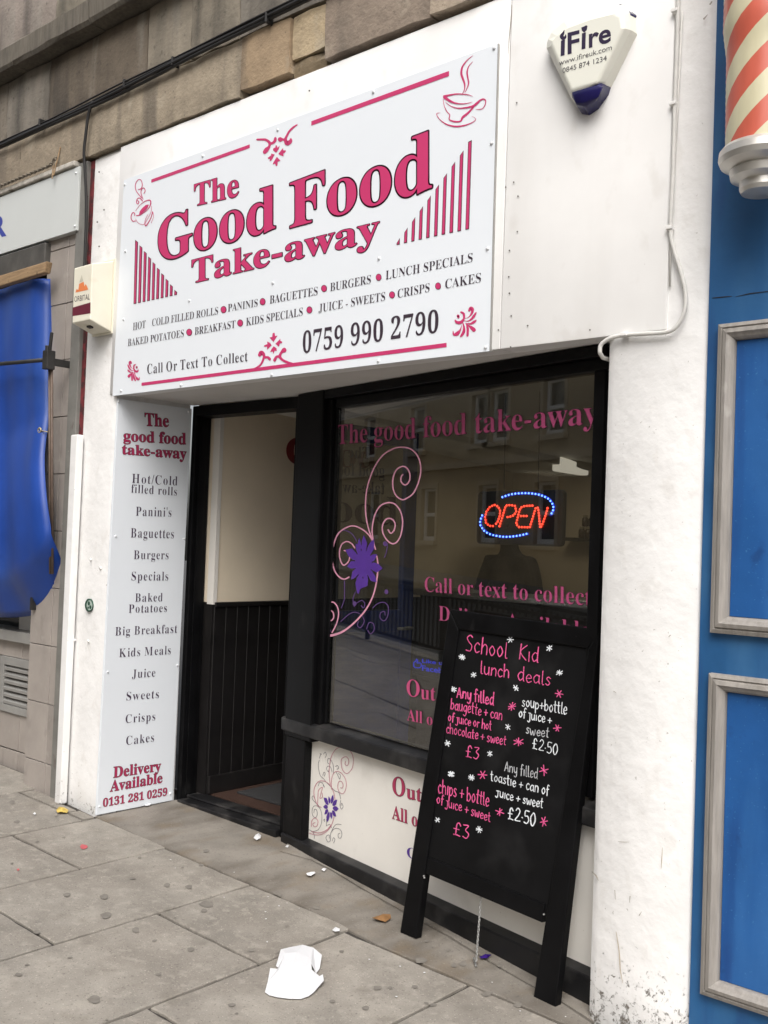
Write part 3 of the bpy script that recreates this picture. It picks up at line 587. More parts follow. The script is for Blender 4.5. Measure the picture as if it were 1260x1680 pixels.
# door leaf, opened inwards, navy inside, glazed above
dl = (FREE-HINGE).length; door = None
mb = frame(DOORP, 0, dl, .035, 2.122, .09, .085, .14, .085, -.02, .02); door = mb.build('door', navy, shop, bevel=.004)
mb = MB(); mb.pbox(DOORP, .09, dl-.085, 1.0, 1.12, -.02, .02); mb.pbox(DOORP, .09, dl-.085, .175, 1.0, -.01, .01); mb.build('door_panel', navy, door, bevel=.003)
mb = MB(); mb.pbox(DOORP, .09, dl-.085, 1.12, 2.037, -.003, .003); mb.build('door_pane', pane_in, door)
mb = MB()
for s, x1, x0, yb, yt in (('The', 607, 570, 752, 733), ('good food', 630, 540, 781, 761), ('take-away', 630, 540, 809, 790)):
    lettering(mb, DOORP, s, (x1, yb+2), (x0, yb-2), (x1, yt+1), (x0, yt-1), .005)
mb.build('door_lettering', M('dark_blue_lettering', (.02, .022, .07), .5, .1, 8, 0), door)
mb = MB(); q = DOORP.w(dl-.045, 1.02, .02)
mb.tube([q, q+DOORP.n*.05], .009, 8); mb.tube([q+DOORP.n*.045, q+DOORP.n*.05-DOORP.u*.11], .009, 8); mb.build('door_handle', alu_m, door, smooth=True)
# glass lettering and swirls
def two(P, items, top, under, pm, um, parent, name, spread=.014, **k):
    return words(P, items, name + '_outline', um, parent, off=.0012, outline=spread, **{kk: v for kk, v in k.items() if kk != 'weight'}) + words(P, items, name, pm, parent, off=.0020, **k)
z7 = lambda *p: Z(500, 560, 2.47)(p); z1 = lambda *p: Z(640, 760, 3.706)(p); zw = lambda *p: Z(500, 940, 4.846)(p); zc = lambda *p: Z(440, 1120, 4.2)(p)
two(GLASS, [('The good food take-away', *z7((133, 418), (1190, 333), (133, 340), (1190, 237)))], 0, 0, pink2, outl, shop, 'window_lettering', .008, weight=-.008)
two(GLASS, [('Call or text to collect', *z1((212, 779), (1228, 868), (212, 690), (1228, 762))), ('Delivery Available', *z1((297, 955), (1215, 1068), (297, 866), (1215, 966)))], 0, 0, pink2, outl, shop, 'window_lettering', .007, weight=-.009)
two(GLASS, [('O', *zw((812, 975), (917, 990), (812, 842), (917, 857))), ('ut', *zw((925, 1000), (1043, 1017), (925, 888), (1043, 905))), ('All o', *zw((815, 1170), (1018, 1213), (815, 1078), (1018, 1120)))], 0, 0, pink3, outl, shop, 'window_lettering', .01, weight=-.005)
RISERP = Plane(GLASS.w(0, 0, .0045), GLASS.u, GLASS.v)
two(RISERP, [('O', *zc((858, 768), (945, 790), (858, 644), (945, 662))), ('ut', *zc((955, 795), (1060, 822), (955, 698), (1060, 726))), ('All o', *zc((855, 935), (1030, 994), (855, 845), (1030, 902)))], 0, 0, crimson, outl, shop, 'riser_lettering', .012, weight=-.004)
mb = MB(); lettering(mb, GLASS, 'C', *zc((962, 1200), (1030, 1220), (962, 1128), (1030, 1148)), off=.0055, weight=-.006); mb.build('riser_lettering', purple, shop)
zf = Z(515, 720, 4.94); mb = MB()
for pts, ww in (([(55,1575),(110,1592),(160,1590),(240,1560),(330,1490),(420,1390),(475,1290),(505,1190),(520,1080),(522,1010),(513,950)], [20,20,18,16,14,13,12,12,12,11,11]),
    ([(503,895),(480,830),(445,775),(390,730),(320,705),(255,725),(200,770),(165,850),(150,930),(155,1010),(175,1075),(210,1120),(250,1137),(288,1120)], 11),
    ([(335,885),(310,850),(270,832),(230,855),(212,910),(215,970),(240,1022),(275,1005),(293,965),(285,920),(250,905)], 10),
    ([(485,830),(450,740),(425,620),(424,480),(445,360),(490,240),(560,135),(650,80),(730,68),(800,90),(850,150),(870,240),(855,340),(810,440),(750,485),(715,492),(670,460),(645,400),(645,320),(670,255),(715,225),(755,235),(780,280),(780,330),(760,365),(735,372),(710,345),(712,305),(725,290)], 11),
    ([(490,850),(475,760),(480,690),(500,610),(540,545),(600,517),(660,530),(705,590),(722,670),(710,770),(680,830),(640,850),(595,820),(562,760),(560,700),(585,655),(620,645),(650,665),(662,700),(650,745),(625,765),(605,738)], 11),
    ([(150,1570),(185,1500),(203,1420),(190,1355),(155,1322),(120,1345),(103,1395),(112,1450),(140,1473),(162,1450),(160,1410),(140,1392),(128,1410)], 10)):
    ribbon(mb, GLASS, zf(pts), [q/4.94 for q in ww] if isinstance(ww, list) else ww/4.94, .0022)
mb.build('window_swirl', swirl_m, shop)
mb = MB()
for pts in ([(200,760),(250,740),(310,770),(350,830)], [(110,960),(100,1000),(130,990),(120,960),(100,940)], [(80,1250),(80,1180),(100,1110),(130,1080)], [(220,1480),(290,1420),(340,1405),(390,1430),(410,1480),(380,1530),(355,1510),(365,1480)], [(480,1370),(520,1335),(570,1325),(605,1360),(600,1440),(570,1475),(540,1450),(545,1410),(575,1400),(580,1430)], [(330,1360),(320,1300),(340,1240)], [(430,1540),(450,1490),(485,1500),(490,1550),(460,1580),(440,1550)], [(60,1480),(110,1500),(140,1560)], [(350,1330),(390,1310),(415,1335),(405,1370),(385,1350)], [(250,1150),(250,1290),(225,1370)], [(600,850),(590,920),(575,960)]):
    ribbon(mb, GLASS, zf(pts), 1.4, .0018)
for x, y, r_ in ((590, 1240, 16), (332, 1335, 16), (580, 850, 17)): disc(mb, GLASS, *zf([(x, y)])[0], r_/4.94, r_*1.2/4.94, .0019)
mb.build('window_swirl', swirl_d, shop)
def flower(mb, P, c, rx, ry, n, off, rot=0, hole=.32, skip=()):
    for i in range(n):
        t = 2*math.pi*i/n + rot; r_ = 1 + .16*math.sin(i*2.3+.7); d = math.pi/n*.98
        pt = lambda rr, tt: (c[0] + rx*rr*math.cos(tt), c[1] + ry*rr*math.sin(tt))
        ps = [pt(hole, t-d*.5), pt(.55*r_, t-d*.95), pt(.78*r_, t-d*.62), pt(r_, t-d*.12), pt(.86*r_, t+d*.28), pt(.74*r_, t+d*.78), pt(.5*r_, t+d*.92), pt(hole, t+d*.5)]
        poly(mb, P, ps, off + .00004*(i % 5))
mb = MB(); flower(mb, GLASS, zf([(405, 1010)])[0], 29, 45, 11, .0026, .2, .2); disc(mb, GLASS, *zf([(405, 1010)])[0], 14, 22, .0024)
poly(mb, GLASS, zf([(350,1120),(400,1130),(440,1190),(380,1215),(365,1260),(345,1210)]), .0025); poly(mb, GLASS, zf([(345,900),(370,800),(395,890)]), .0025); mb.build('window_flower', purple, shop)
zp = Z(500, 1210, 8.845); mb = MB()
for pts in ([(385,690),(370,560),(370,430),(395,290),(450,185),(530,135),(610,140),(680,200),(718,300),(710,420),(670,490),(620,520),(570,480),(545,400),(545,320),(580,285),(620,280),(650,320),(650,370),(630,408),(600,385),(605,345)], [(405,750),(400,640),(420,540),(470,490),(540,510),(600,590),(618,680),(600,770),(560,815),(510,780),(492,700),(510,640),(545,635),(570,680),(560,730),(535,725)],
    [(80,1385),(180,1410),(270,1395),(350,1340),(410,1250),(440,1150)], [(455,900),(430,780),(380,690),(320,640),(250,625),(190,660),(150,750),(155,860),(200,980),(255,1010)], [(110,1360),(220,1380),(330,1340),(400,1260)], [(200,960),(205,850),(215,760),(270,720),(250,800),(235,880),(270,860),(265,800)], [(110,1290),(115,1210),(160,1165),(205,1210),(190,1280),(150,1290),(130,1250),(165,1230)]):
    ribbon(mb, GLASS, zp(pts), 1.0, .0056)
mb.build('riser_swirl', rose_line, shop)
mb = MB()
for pts in ([(225,325),(210,380),(215,460),(240,550),(290,600),(330,650),(390,710),(450,770),(510,800),(535,890)], [(535,910),(525,980),(545,1035),(570,1000),(550,950),(540,985)], [(130,1360),(200,1340),(250,1260),(262,1140),(240,1040),(190,990),(140,1000),(120,1060),(130,1130),(170,1160),(195,1110),(185,1050),(155,1040),(145,1090)], [(235,1010),(180,950),(130,900),(120,860),(140,845),(155,880)], [(390,1450),(390,1390),(430,1330),(490,1315),(540,1350),(553,1410),(530,1460),(500,1440),(500,1400),(525,1385)], [(400,1370),(430,1300),(480,1255),(545,1262)], [(390,1440),(380,1500),(350,1510),(322,1460),(335,1420),(370,1415),(370,1460)], [(70,1335),(120,1360),(150,1410),(150,1465)], [(330,1180),(325,1280)], [(225,300),(240,250),(255,240),(235,230)], [(310,290),(325,250),(310,210),(285,240)], [(430,520),(425,400),(395,330),(355,300),(345,360),(375,380),(380,330)], [(410,500),(390,430),(350,415),(330,450),(355,495),(365,460)], [(470,500),(500,560),(520,600),(530,545),(500,520)], [(460,420),(490,405),(505,440),(480,460)], [(275,550),(290,500),(310,520),(295,560)], [(410,1500),(430,1450),(450,1480),(430,1530)], [(285,1200),(300,1180),(300,1220)], [(330,1275),(380,1260),(400,1310)], [(210,700),(230,650),(270,660),(300,720),(280,690)]):
    ribbon(mb, GLASS, zp(pts), .75, .0053)
for x, y in ((225, 325), (537, 905), (545, 1262), (70, 1335), (325, 1283)): disc(mb, GLASS, *zp([(x, y)])[0], 1.3, 2, .0031)
mb.build('riser_swirl', grey_line, shop)
mb = MB(); flower(mb, GLASS, zp([(385, 1015)])[0], 12.5, 22.5, 10, .006, .1, .34); mb.build('riser_flower', purple, shop)
# ------------------------------------------------------------------ main sign
sign = thing('shop_sign', 'large white shop sign with pink The Good Food Take-away lettering above the doorway', 'sign', (-3.45, -.015, 2.23))
mb = MB(); mb.slab(SIGNP, [SIGNP.pt(184.5, 649.5), SIGNP.pt(803, 576), SIGNP.pt(816.8, 71.5), SIGNP.pt(203.4, 295.5)], -.014, 0); mb.build('sign_panel', [sign_m], sign)
mb = MB(); mb.slab(SIGNP, [SIGNP.pt(803.3, 576), SIGNP.pt(804.3, 576), SIGNP.pt(817.9, 71.3), SIGNP.pt(816.9, 71.3)], -.014, .001); mb.build('sign_edge_trim', alu_m, sign)
s1 = lambda *p: Z(180, 60, 1.909)(p); q1 = lambda *p: Z(190, 320, 3.818)(p); q2 = lambda *p: Z(500, 180, 3.818)(p)
two(SIGNP, [('Good', (260, 430), (452.2, 376), (260, 360), (452.2, 303)), ('Food', (476, 374.3), (709, 310), (476, 301), (709, 213)),
            ('The', (319, 338.5), (392, 321.5), (319, 303), (392, 282)), ('Take-away', (315, 465), (622.6, 394), (315, 427), (622.6, 349.5))], 0, 0, pink, outl, sign, 'sign_lettering', .019)
for s, a, b, h0, h1 in (('HOT', q1((108, 848))[0], q1((188, 832))[0], 46, 48), ('COLD FILLED ROLLS', q1((228, 822))[0], q1((642, 747))[0], 46, 47), ('PANINIS', q1((703, 732))[0], q1((890, 698))[0], 48, 48),
    ('BAGUETTES', q1((965, 682))[0], q2((82, 1160))[0], 51, 52), ('BURGERS', q2((160, 1138))[0], q2((415, 1088))[0], 52, 54), ('LUNCH SPECIALS', q2((508, 1065))[0], q2((1053, 953))[0], 55, 57),
    ('BAKED POTATOES', q1((76, 948))[0], q1((427, 888))[0], 46, 46), ('BREAKFAST', q1((495, 877))[0], q1((750, 832))[0], 48, 48), ('KIDS SPECIALS', q1((817, 820))[0], q1((1172, 755))[0], 50, 51),
    ('JUICE - SWEETS', q2((88, 1270))[0], q2((505, 1195))[0], 52, 54), ('CRISPS', q2((582, 1180))[0], q2((783, 1140))[0], 54, 55), ('CAKES', q2((880, 1122))[0], q2((1105, 1080))[0], 58, 59)):
    words(SIGNP, [(s, a, b, (a[0]+.4, a[1]-h0/3.818), (b[0]+.4, b[1]-h1/3.818))], 'sign_small_lettering', ink, sign, off=.0015, weight=-.008)
a, b = q1((198, 1122), (828, 1040)); words(SIGNP, [('Call Or Text To Collect', a, b, (a[0], a[1]-16.2), (b[0], b[1]-16.2))], 'sign_small_lettering', ink, sign, off=.0015, weight=-.006, space=1.12)
a, b = s1((605, 992), (1030, 926)); words(SIGNP, [('0759 990 2790', a, b, (a[0]+.5, a[1]-34.5), (b[0]+.5, b[1]-36))], 'sign_phone_number', ink, sign, off=.0015, weight=-.002, space=1.05)
for i, (x, y) in enumerate(q1((676, 718), (921, 668), (461, 860), (780, 802), (1214, 720)) + q2((122, 1120), (464, 1050), (548, 1160), (836, 1105))):
    mb = MB(); disc(mb, SIGNP, x, y, 4.9, 5.9, .0012, 1); disc(mb, SIGNP, x, y, 4.1, 5.0, .0018, 0); mb.build('sign_dot', [pink, outl], sign)
def bar(mb, P, x0, y0, x1, y1, t0, t1, off=.0012): poly(mb, P, [(x0, y0), (x1, y1), (x1, y1+t1), (x0, y0+t0)], off)
for q in ((248.5, 294.5, 410, 237, 5.2, 5.8), (511, 199, 737, 116.5, 7, 8.2), (232.5, 628, 733, 562.5, 5, 7)):
    mb = MB(); bar(mb, SIGNP, *q); mb.build('sign_rule', pink, sign)
for i in range(10):
    mb = MB(); x = 190+(114+28.3*i)/3.818; yb = 320+(681-6.1*i)/3.818; yt = 320+(285+34.8*i)/3.818; ww = 3.7
    sl_ = 2.6*(yb-yt)/105
    poly(mb, SIGNP, [(x-.5, yb+.6), (x+ww+.4, yb-.2), (x+ww+.6+sl_, yt+2.6), (x+sl_-.4, yt-1.2)], .0012, 1); poly(mb, SIGNP, [(x+.5, yb-.5), (x+ww-.6, yb-1), (x+ww-.5+sl_, yt+3), (x+sl_+.6, yt+.6)], .0018); mb.build('sign_bar', [pink, outl], sign); mb = MB()
    xs_ = [576, 622, 668, 714, 761, 810, 858, 907, 957, 1007][i]; tr = [803, 738, 672, 604, 537, 468, 397, 325, 255, 190][i]; yb = 848-10.6*i; ww = 20+.4*i
    sl_ = (yb-tr)*.031
    A = q2((xs_, yb), (xs_+ww, yb-4), (xs_+ww+sl_, tr), (xs_+sl_, tr+32 if i < 9 else tr+12)); poly(mb, SIGNP, A, .0012, 1)
    B = q2((xs_+4, yb-5), (xs_+ww-4, yb-8), (xs_+ww+sl_-4, tr+9), (xs_+sl_+4, tr+35 if i < 9 else tr+16)); poly(mb, SIGNP, B, .0018); mb.build('sign_bar', [pink, outl], sign)
orn = MB()
def strokes(mb, P, zz, s, lst, off=.0012):
    for pts, ww in lst: ribbon(mb, P, zz(pts), [q/s for q in ww] if isinstance(ww, list) else ww/s, off)
strokes(orn, SIGNP, Z(700, 80, 10.5), 10.5, [([(800,120),(700,200),(620,310),(600,420),(620,500),(655,600),(655,700),(620,775)], [6,16,28,36,36,28,16,8]), ([(797,225),(730,300),(700,400),(710,490),(725,590),(700,680),(660,755)], [6,14,26,26,24,14,6]),
    ([(300,820),(420,795),(540,780),(640,785),(720,795),(795,820)], [34,26,20,18,14,6]), ([(310,835),(380,885),(470,930),(580,950),(680,945),(790,920)], [50,44,30,20,14,6]),
    ([(330,920),(420,990),(540,1025),(660,1020),(800,990),(870,940),(930,885),(990,870),(1020,905),(1005,980),(950,1040),(850,1045)], [6,12,18,24,34,40,24,24,20,14,12,6]),
    ([(290,870),(305,980),(350,1080),(400,1140),(390,1215),(440,1245),(520,1258),(590,1245),(625,1180),(700,1120),(770,1050),(820,990)], [8,12,14,16,20,28,28,26,40,36,30,24]),
    ([(235,1105),(180,1115),(185,1160),(240,1230),(340,1300),(460,1335),(560,1338),(680,1315),(790,1270),(845,1225),(830,1190),(780,1165)], [5,10,12,14,22,28,28,22,14,10,8,4])])
orn.build('sign_coffee_cup', pink, sign); orn = MB(); lc = Z(200, 280, 12.6)
strokes(orn, SIGNP, lc, 12.6, [([(345,390),(400,370),(425,290),(400,200),(350,185),(300,240),(280,330),(300,420),(350,490),(410,560)], 16), ([(460,470),(485,420),(465,365),(430,365),(400,420),(405,490),(440,590)], 16), ([(330,620),(355,650),(330,690),(305,650),(320,590),(360,565),(400,590),(430,630)], 17),
    ([(290,830),(370,720),(470,640),(560,610),(600,640),(585,730),(530,810),(440,880),(370,920),(310,930)], [8,10,14,22,24,20,14,14,18,24]), ([(270,930),(265,880),(230,870),(200,920),(195,990),(230,1045),(285,1040)], 18), ([(290,1000),(330,1070),(400,1110),(470,1100),(560,950),(610,840),(615,740)], 9),
    ([(640,855),(610,960),(560,1060),(500,1140),(480,1090),(490,1010),(540,910)], [22,16,18,22,14,10,8]), ([(650,870),(655,960),(610,1080)], 10)])
poly(orn, SIGNP, lc([(360,915),(375,840),(430,770),(500,710),(560,700),(540,760),(490,820),(420,880)]), .0019)
orn.build('sign_coffee_cup', pink, sign); orn = MB(); zt_ = Z(410, 190, 12.6); strokes(orn, SIGNP, zt_, 12.6, [([(155,492),(260,490),(340,500),(410,560),(400,640),(350,700),(310,750)], [40,44,50,60,50,90,80]), ([(410,580),(480,560),(520,520),(530,470)], [50,50,60,60]), ([(980,185),(900,240),(820,320),(770,410),(740,490),(770,570),(840,530),(850,490)], [24,36,42,44,60,90,80,50]), ([(740,500),(680,490),(630,490)], [50,50,100])])
for p in ([(545,765),(480,710),(490,670),(525,660),(540,605),(565,620),(575,660),(620,620),(600,690)], [(595,780),(690,665),(695,715),(750,715),(740,750),(700,780),(695,840),(600,800)], [(515,800),(440,780),(440,820),(370,870),(385,895),(420,890),(410,945),(450,920)], [(560,850),(635,925),(580,950),(570,1030),(540,1040),(525,990),(475,1005),(490,960)]): poly(orn, SIGNP, zt_(p), .0012)
orn.build('sign_ornament', pink, sign); orn = MB(); zb_ = Z(400, 530, 12.6); strokes(orn, SIGNP, zb_, 12.6, [([(200,950),(290,910),(360,850),(410,740),(420,660),(370,620),(330,660)], [30,34,40,44,60,100,70]), ([(430,710),(500,710),(540,745)], [50,50,60]), ([(1010,840),(900,810),(800,760),(750,690),(780,610),(840,560)], [40,50,50,60,50,100]), ([(750,690),(680,700),(640,770)], [50,50,60])])
for p in ([(615,390),(535,300),(590,290),(600,210),(640,200),(650,270),(700,260)], [(580,460),(545,410),(485,380),(490,435),(420,465),(430,490),(485,490),(485,550)], [(655,430),(760,325),(760,370),(800,385),(790,420),(750,420),(730,490)], [(620,480),(680,520),(685,580),(640,570),(620,640),(600,590),(550,600),(570,550)]): poly(orn, SIGNP, zb_(p), .0012)
FL = [([(590,585),(700,550),(790,440),(820,330),(770,290),(720,350)], [10,20,60,90,110,60]), ([(560,650),(700,660),(820,570),(900,450),(930,400)], [12,30,70,60,20]), ([(600,730),(760,740),(860,690),(930,640)], [10,50,80,30]), ([(680,780),(780,850),(860,920)], [20,90,120]), ([(650,760),(680,900),(670,1090)], [40,70,70]), ([(530,700),(570,850),(560,980),(480,1110)], [20,60,90,60]), ([(500,780),(460,920),(370,1030),(270,1060),(245,960)], [10,40,110,60,20]), ([(480,400),(560,450),(560,600),(470,700),(360,700),(310,640)], [50,70,60,90,80,40]), ([(395,505),(405,540)], [80, 80])]
orn.build('sign_ornament', pink, sign); orn = MB(); strokes(orn, SIGNP, Z(730, 490, 18), 18, FL); orn.build('sign_flourish', pink, sign); orn = MB()
strokes(orn, SIGNP, lambda pts: Z(200, 580, 25.2)([(740-(x-235)*505/710, 270+(y-200)*900/965) for x, y in pts]), 27, FL)
orn.build('sign_flourish', pink, sign)
cap_screws(SIGNP, [(205,303),(333,256),(456,213),(613,151),(811,79),(807,235),(800,408),(797,570),(206,412),(203,524),(199,641),(297,632),(446,615),(621,592),(311,493),(448,464),(622,424)], sign)

# ------------------------------------------------------------------ menu panel on the reveal
menu = thing('menu_panel', 'tall white menu panel listing hot food on the left reveal of the doorway', 'sign', (-4.645, .25, -.01))
mb = MB(); mb.slab(MENUP, [MENUP.pt(158.2, 1337.5), MENUP.pt(283, 1313), MENUP.pt(315, 671), MENUP.pt(193.9, 654)], -.014, 0); mb.build('menu_board', sign_m, menu, bevel=.001, seg=1)
g1 = lambda *p: Z(140, 560, 3.316)(p); m1 = lambda *p: Z(140, 640, 2.366)(p)
two(MENUP, [('The', *g1((325, 459), (453, 465), (322, 390), (453, 400))), ('good food', *g1((207, 541), (546, 561), (207, 484), (546, 500))), ('take-away', *g1((200, 613), (549, 640), (200, 560), (549, 582)))], 0, 0, crimson, outl, menu, 'menu_heading', .022)
two(MENUP, [('Delivery', *m1((108, 1505), (293, 1477), (110, 1463), (293, 1438))), ('Available', *m1((95, 1559), (298, 1523), (97, 1517), (299, 1485))), ('0131 281 0259', *m1((68, 1618), (317, 1573), (69, 1587), (318, 1544)))], 0, 0, crimson, outl, menu, 'menu_heading', .022)
for s, a, b, h in (('Hot/Cold', *g1((252, 770), (500, 785)), 15.2), ('filled rolls', *g1((248, 823), (497, 840)), 14), ('Panini\'s', *g1((273, 949), (467, 955)), 15),
    ('Baguettes', *m1((175, 572), (343, 576)), 15.5), ('Burgers', *m1((187, 656), (322, 657)), 14.5), ('Specials', *m1((178, 739), (321, 739)), 14.5), ('Baked', *m1((192, 822), (299, 820)), 14), ('Potatoes', *m1((167, 865), (316, 861)), 14),
    ('Big Breakfast', *m1((115, 953), (356, 942)), 14.2), ('Kids Meals', *m1((130, 1037), (331, 1025)), 14.2), ('Juice', *m1((180, 1118), (271, 1112)), 14), ('Sweets', *m1((158, 1205), (285, 1195)), 14), ('Crisps', *m1((155, 1293), (271, 1282)), 14), ('Cakes', *m1((157, 1378), (266, 1364)), 14.5)):
    words(MENUP, [(s, a, b, (a[0]+.5, a[1]-h), (b[0]+.5, b[1]-h))], 'menu_lettering', purpleink, menu, off=.0015, weight=-.009, space=1.15)
cap_screws(MENUP, m1((128, 45), (401, 84), (118, 567), (383, 577), (86, 1094), (357, 1068), (55, 1616), (329, 1566)), menu, .006)

# ------------------------------------------------------------------ chalkboard
board = thing('chalkboard', 'black chalkboard with school kid lunch deals leaning at the shop window', 'chalkboard', (-2.25, .05, -.08))
bp = BOARDP.pt; W = .742; Hh = 1.300; T = .036
def bq(mb, pts, o0=-T, o1=0): mb.slab(BOARDP, pts, o0, o1)
mb = MB(); bq(mb, [(0, 0), (.088, .005), (.105, 1.225), (.045, Hh)]); mb.build('leg', black_p, board, bevel=.004)
mb = MB(); bq(mb, [(.672, -.012), (.768, -.008), (.772, Hh-.004), (.733, 1.225)]); mb.build('leg', black_p, board, bevel=.004)
mb = MB(); bq(mb, [(.1085, 1.2285), (.7305, 1.2285), (.769, Hh+.001), (.048, Hh+.004)]); mb.build('top_rail', black_p, board, bevel=.004)
mb = MB(); bq(mb, [(.0935, .258), (.672, .248), (.673, .312), (.0945, .322)], -T+.003, -.002); mb.build('bottom_rail', black_p, board, bevel=.004)
mb = MB(); bq(mb, [(.0900, .30), (.68, .29), (.735, 1.24), (.10, 1.24)], -.022, -.010); slate = mb.build('writing_board', board_blk, board)
cap_screws(BOARDP, [(696, 1437), (893, 1500), (697, 1440)], board, .0035, zinc)
# single-line handwriting: x-height .6, ascender 1, descender -.35
GLY = {
'a': (.5, [[(.42,.52),(.22,.6),(.04,.32),(.18,.02),(.40,.2)], [(.43,.6),(.42,.15),(.50,.0)]]), 'b': (.48, [[(.05,1.0),(.05,.0)], [(.05,.38),(.25,.6),(.45,.32),(.25,.0),(.06,.1)]]),
'c': (.42, [[(.38,.5),(.22,.6),(.04,.32),(.18,.0),(.40,.1)]]), 'd': (.5, [[(.42,.52),(.22,.6),(.04,.32),(.18,.02),(.40,.2)], [(.43,1.0),(.42,.15),(.48,.0)]]),
'e': (.45, [[(.06,.3),(.40,.36),(.34,.56),(.2,.6),(.05,.32),(.18,.0),(.42,.12)]]), 'f': (.36, [[(.38,.92),(.25,1.0),(.17,.8),(.16,-.05)], [(.02,.55),(.34,.6)]]),
'g': (.48, [[(.42,.52),(.22,.6),(.04,.32),(.2,.06),(.42,.25)], [(.44,.6),(.42,-.1),(.26,-.34),(.06,-.25)]]), 'h': (.5, [[(.06,1.0),(.05,.0)], [(.05,.35),(.24,.6),(.42,.45),(.43,.0)]]),
'i': (.2, [[(.1,.58),(.1,.0)]]), 'j': (.26, [[(.18,.62),(.18,-.1),(.06,-.3),(-.1,-.2)], [(.02,.62),(.26,.62)]]), 'k': (.46, [[(.06,1.0),(.05,.0)], [(.42,.6),(.07,.3),(.44,.0)]]),
'l': (.2, [[(.08,1.0),(.08,.1),(.2,.02)]]), 'n': (.5, [[(.06,.6),(.05,.0)], [(.05,.35),(.24,.6),(.42,.45),(.43,.0)]]), 'o': (.48, [[(.24,.6),(.05,.32),(.22,.0),(.43,.28),(.30,.57),(.22,.6)]]),
'p': (.48, [[(.06,.6),(.04,-.38)], [(.05,.38),(.25,.6),(.44,.32),(.25,.02),(.06,.12)]]), 'r': (.34, [[(.06,.6),(.05,.0)], [(.05,.35),(.2,.58),(.34,.55)]]),
's': (.4, [[(.34,.52),(.2,.6),(.08,.47),(.2,.32),(.33,.16),(.2,.0),(.04,.08)]]), 't': (.36, [[(.18,.95),(.16,.12),(.30,.02)], [(.02,.62),(.34,.64)]]), 'u': (.5, [[(.05,.6),(.06,.2),(.2,.0),(.4,.2),(.43,.6)], [(.43,.6),(.44,.0)]]),
'w': (.66, [[(.03,.6),(.1,.08),(.2,.02),(.32,.45),(.42,.02),(.54,.1),(.62,.6)]]), 'y': (.48, [[(.05,.6),(.1,.2),(.24,.05),(.4,.25)], [(.44,.6),(.4,-.15),(.25,-.36),(.08,-.28)]]),
'A': (.56, [[(.02,.0),(.24,.85),(.30,.85),(.52,.0)], [(.1,.32),(.46,.34)]]), 'S': (.5, [[(.44,.88),(.28,1.0),(.06,.82),(.2,.58),(.42,.36),(.32,.04),(.02,.06)]]), 'K': (.54, [[(.08,1.0),(.05,.0)], [(.5,.95),(.08,.48),(.52,.0)]]), 'F': (.44, [[(.08,.95),(.05,.0)], [(.08,.95),(.42,.97)], [(.07,.5),(.36,.52)]]),
'J': (.42, [[(.05,.62),(.42,.64)], [(.26,.64),(.25,.05),(.12,-.12),(-.04,.0)]]), '+': (.5, [[(.25,.62),(.24,.08)], [(.02,.34),(.48,.36)]]), '.': (.16, [[(.06,.36),(.1,.34)]]),
'£': (.6, [[(.5,.8),(.36,1.0),(.22,.8),(.2,.1),(.04,.02),(.3,.05),(.5,.02)], [(.05,.48),(.4,.5)]]), '2': (.5, [[(.06,.8),(.22,1.0),(.42,.8),(.28,.4),(.03,.02),(.48,.03)]]), '3': (.46, [[(.06,.95),(.4,.97),(.2,.6),(.42,.36),(.26,.0),(.02,.06)]]), '5': (.5, [[(.46,.98),(.12,.96),(.1,.56),(.34,.58),(.46,.28),(.28,.0),(.03,.06)]]), '0': (.52, [[(.26,1.0),(.05,.6),(.12,.1),(.3,.0),(.48,.45),(.40,.9),(.26,1.0)]])}
def chalk(mat, s, BL, BR, h0, h1, pen, off=-.0085):
    xs_ = []; x = 0
    for ch in s:
        xs_.append(x); x += (GLY[ch][0] + .09) if ch in GLY else .3
    tot = x - .09; o = [0]; mb = MB()
    def flush():
        if mb.v: mb.build('chalk_lettering', mat, board)
    for ch, x0 in zip(s, xs_):
        if ch not in GLY: flush(); mb = MB(); continue
        jy = random.uniform(-.035, .035); js = random.uniform(.93, 1.06); sk = random.uniform(-.03, .08)
        for st in GLY[ch][1]:
            pp = []
            for gx, gy in st:
                gy = gy*js; t = (x0 + gx + sk*gy)/tot; h = gy + jy; H_ = h0*(1-t) + h1*t
                pp.append((BL[0]*(1-t)+BR[0]*t + .035*h*H_, BL[1]*(1-t)+BR[1]*t - h*H_))
            o[0] += 1; v2, f2 = ribbon2(pp, [pen*.86*random.uniform(.7, 1.2) for _ in pp])
            mb.add([BOARDP.w(*BOARDP.pt(x_, y_), off + .00006*(o[0] % 11)) for x_, y_ in v2], f2)
            for e in (pp[0], pp[-1]): disc(mb, BOARDP, e[0], e[1], pen*.42, pen*.42, off + .00006*(o[0] % 11) + .00003, 0, 7)
    flush()
kz = lambda x, y: (680 + x/4.096, 1010 + y/4.096)
mp_, mw_, mg_ = chalk_p, chalk_w, chalk_g
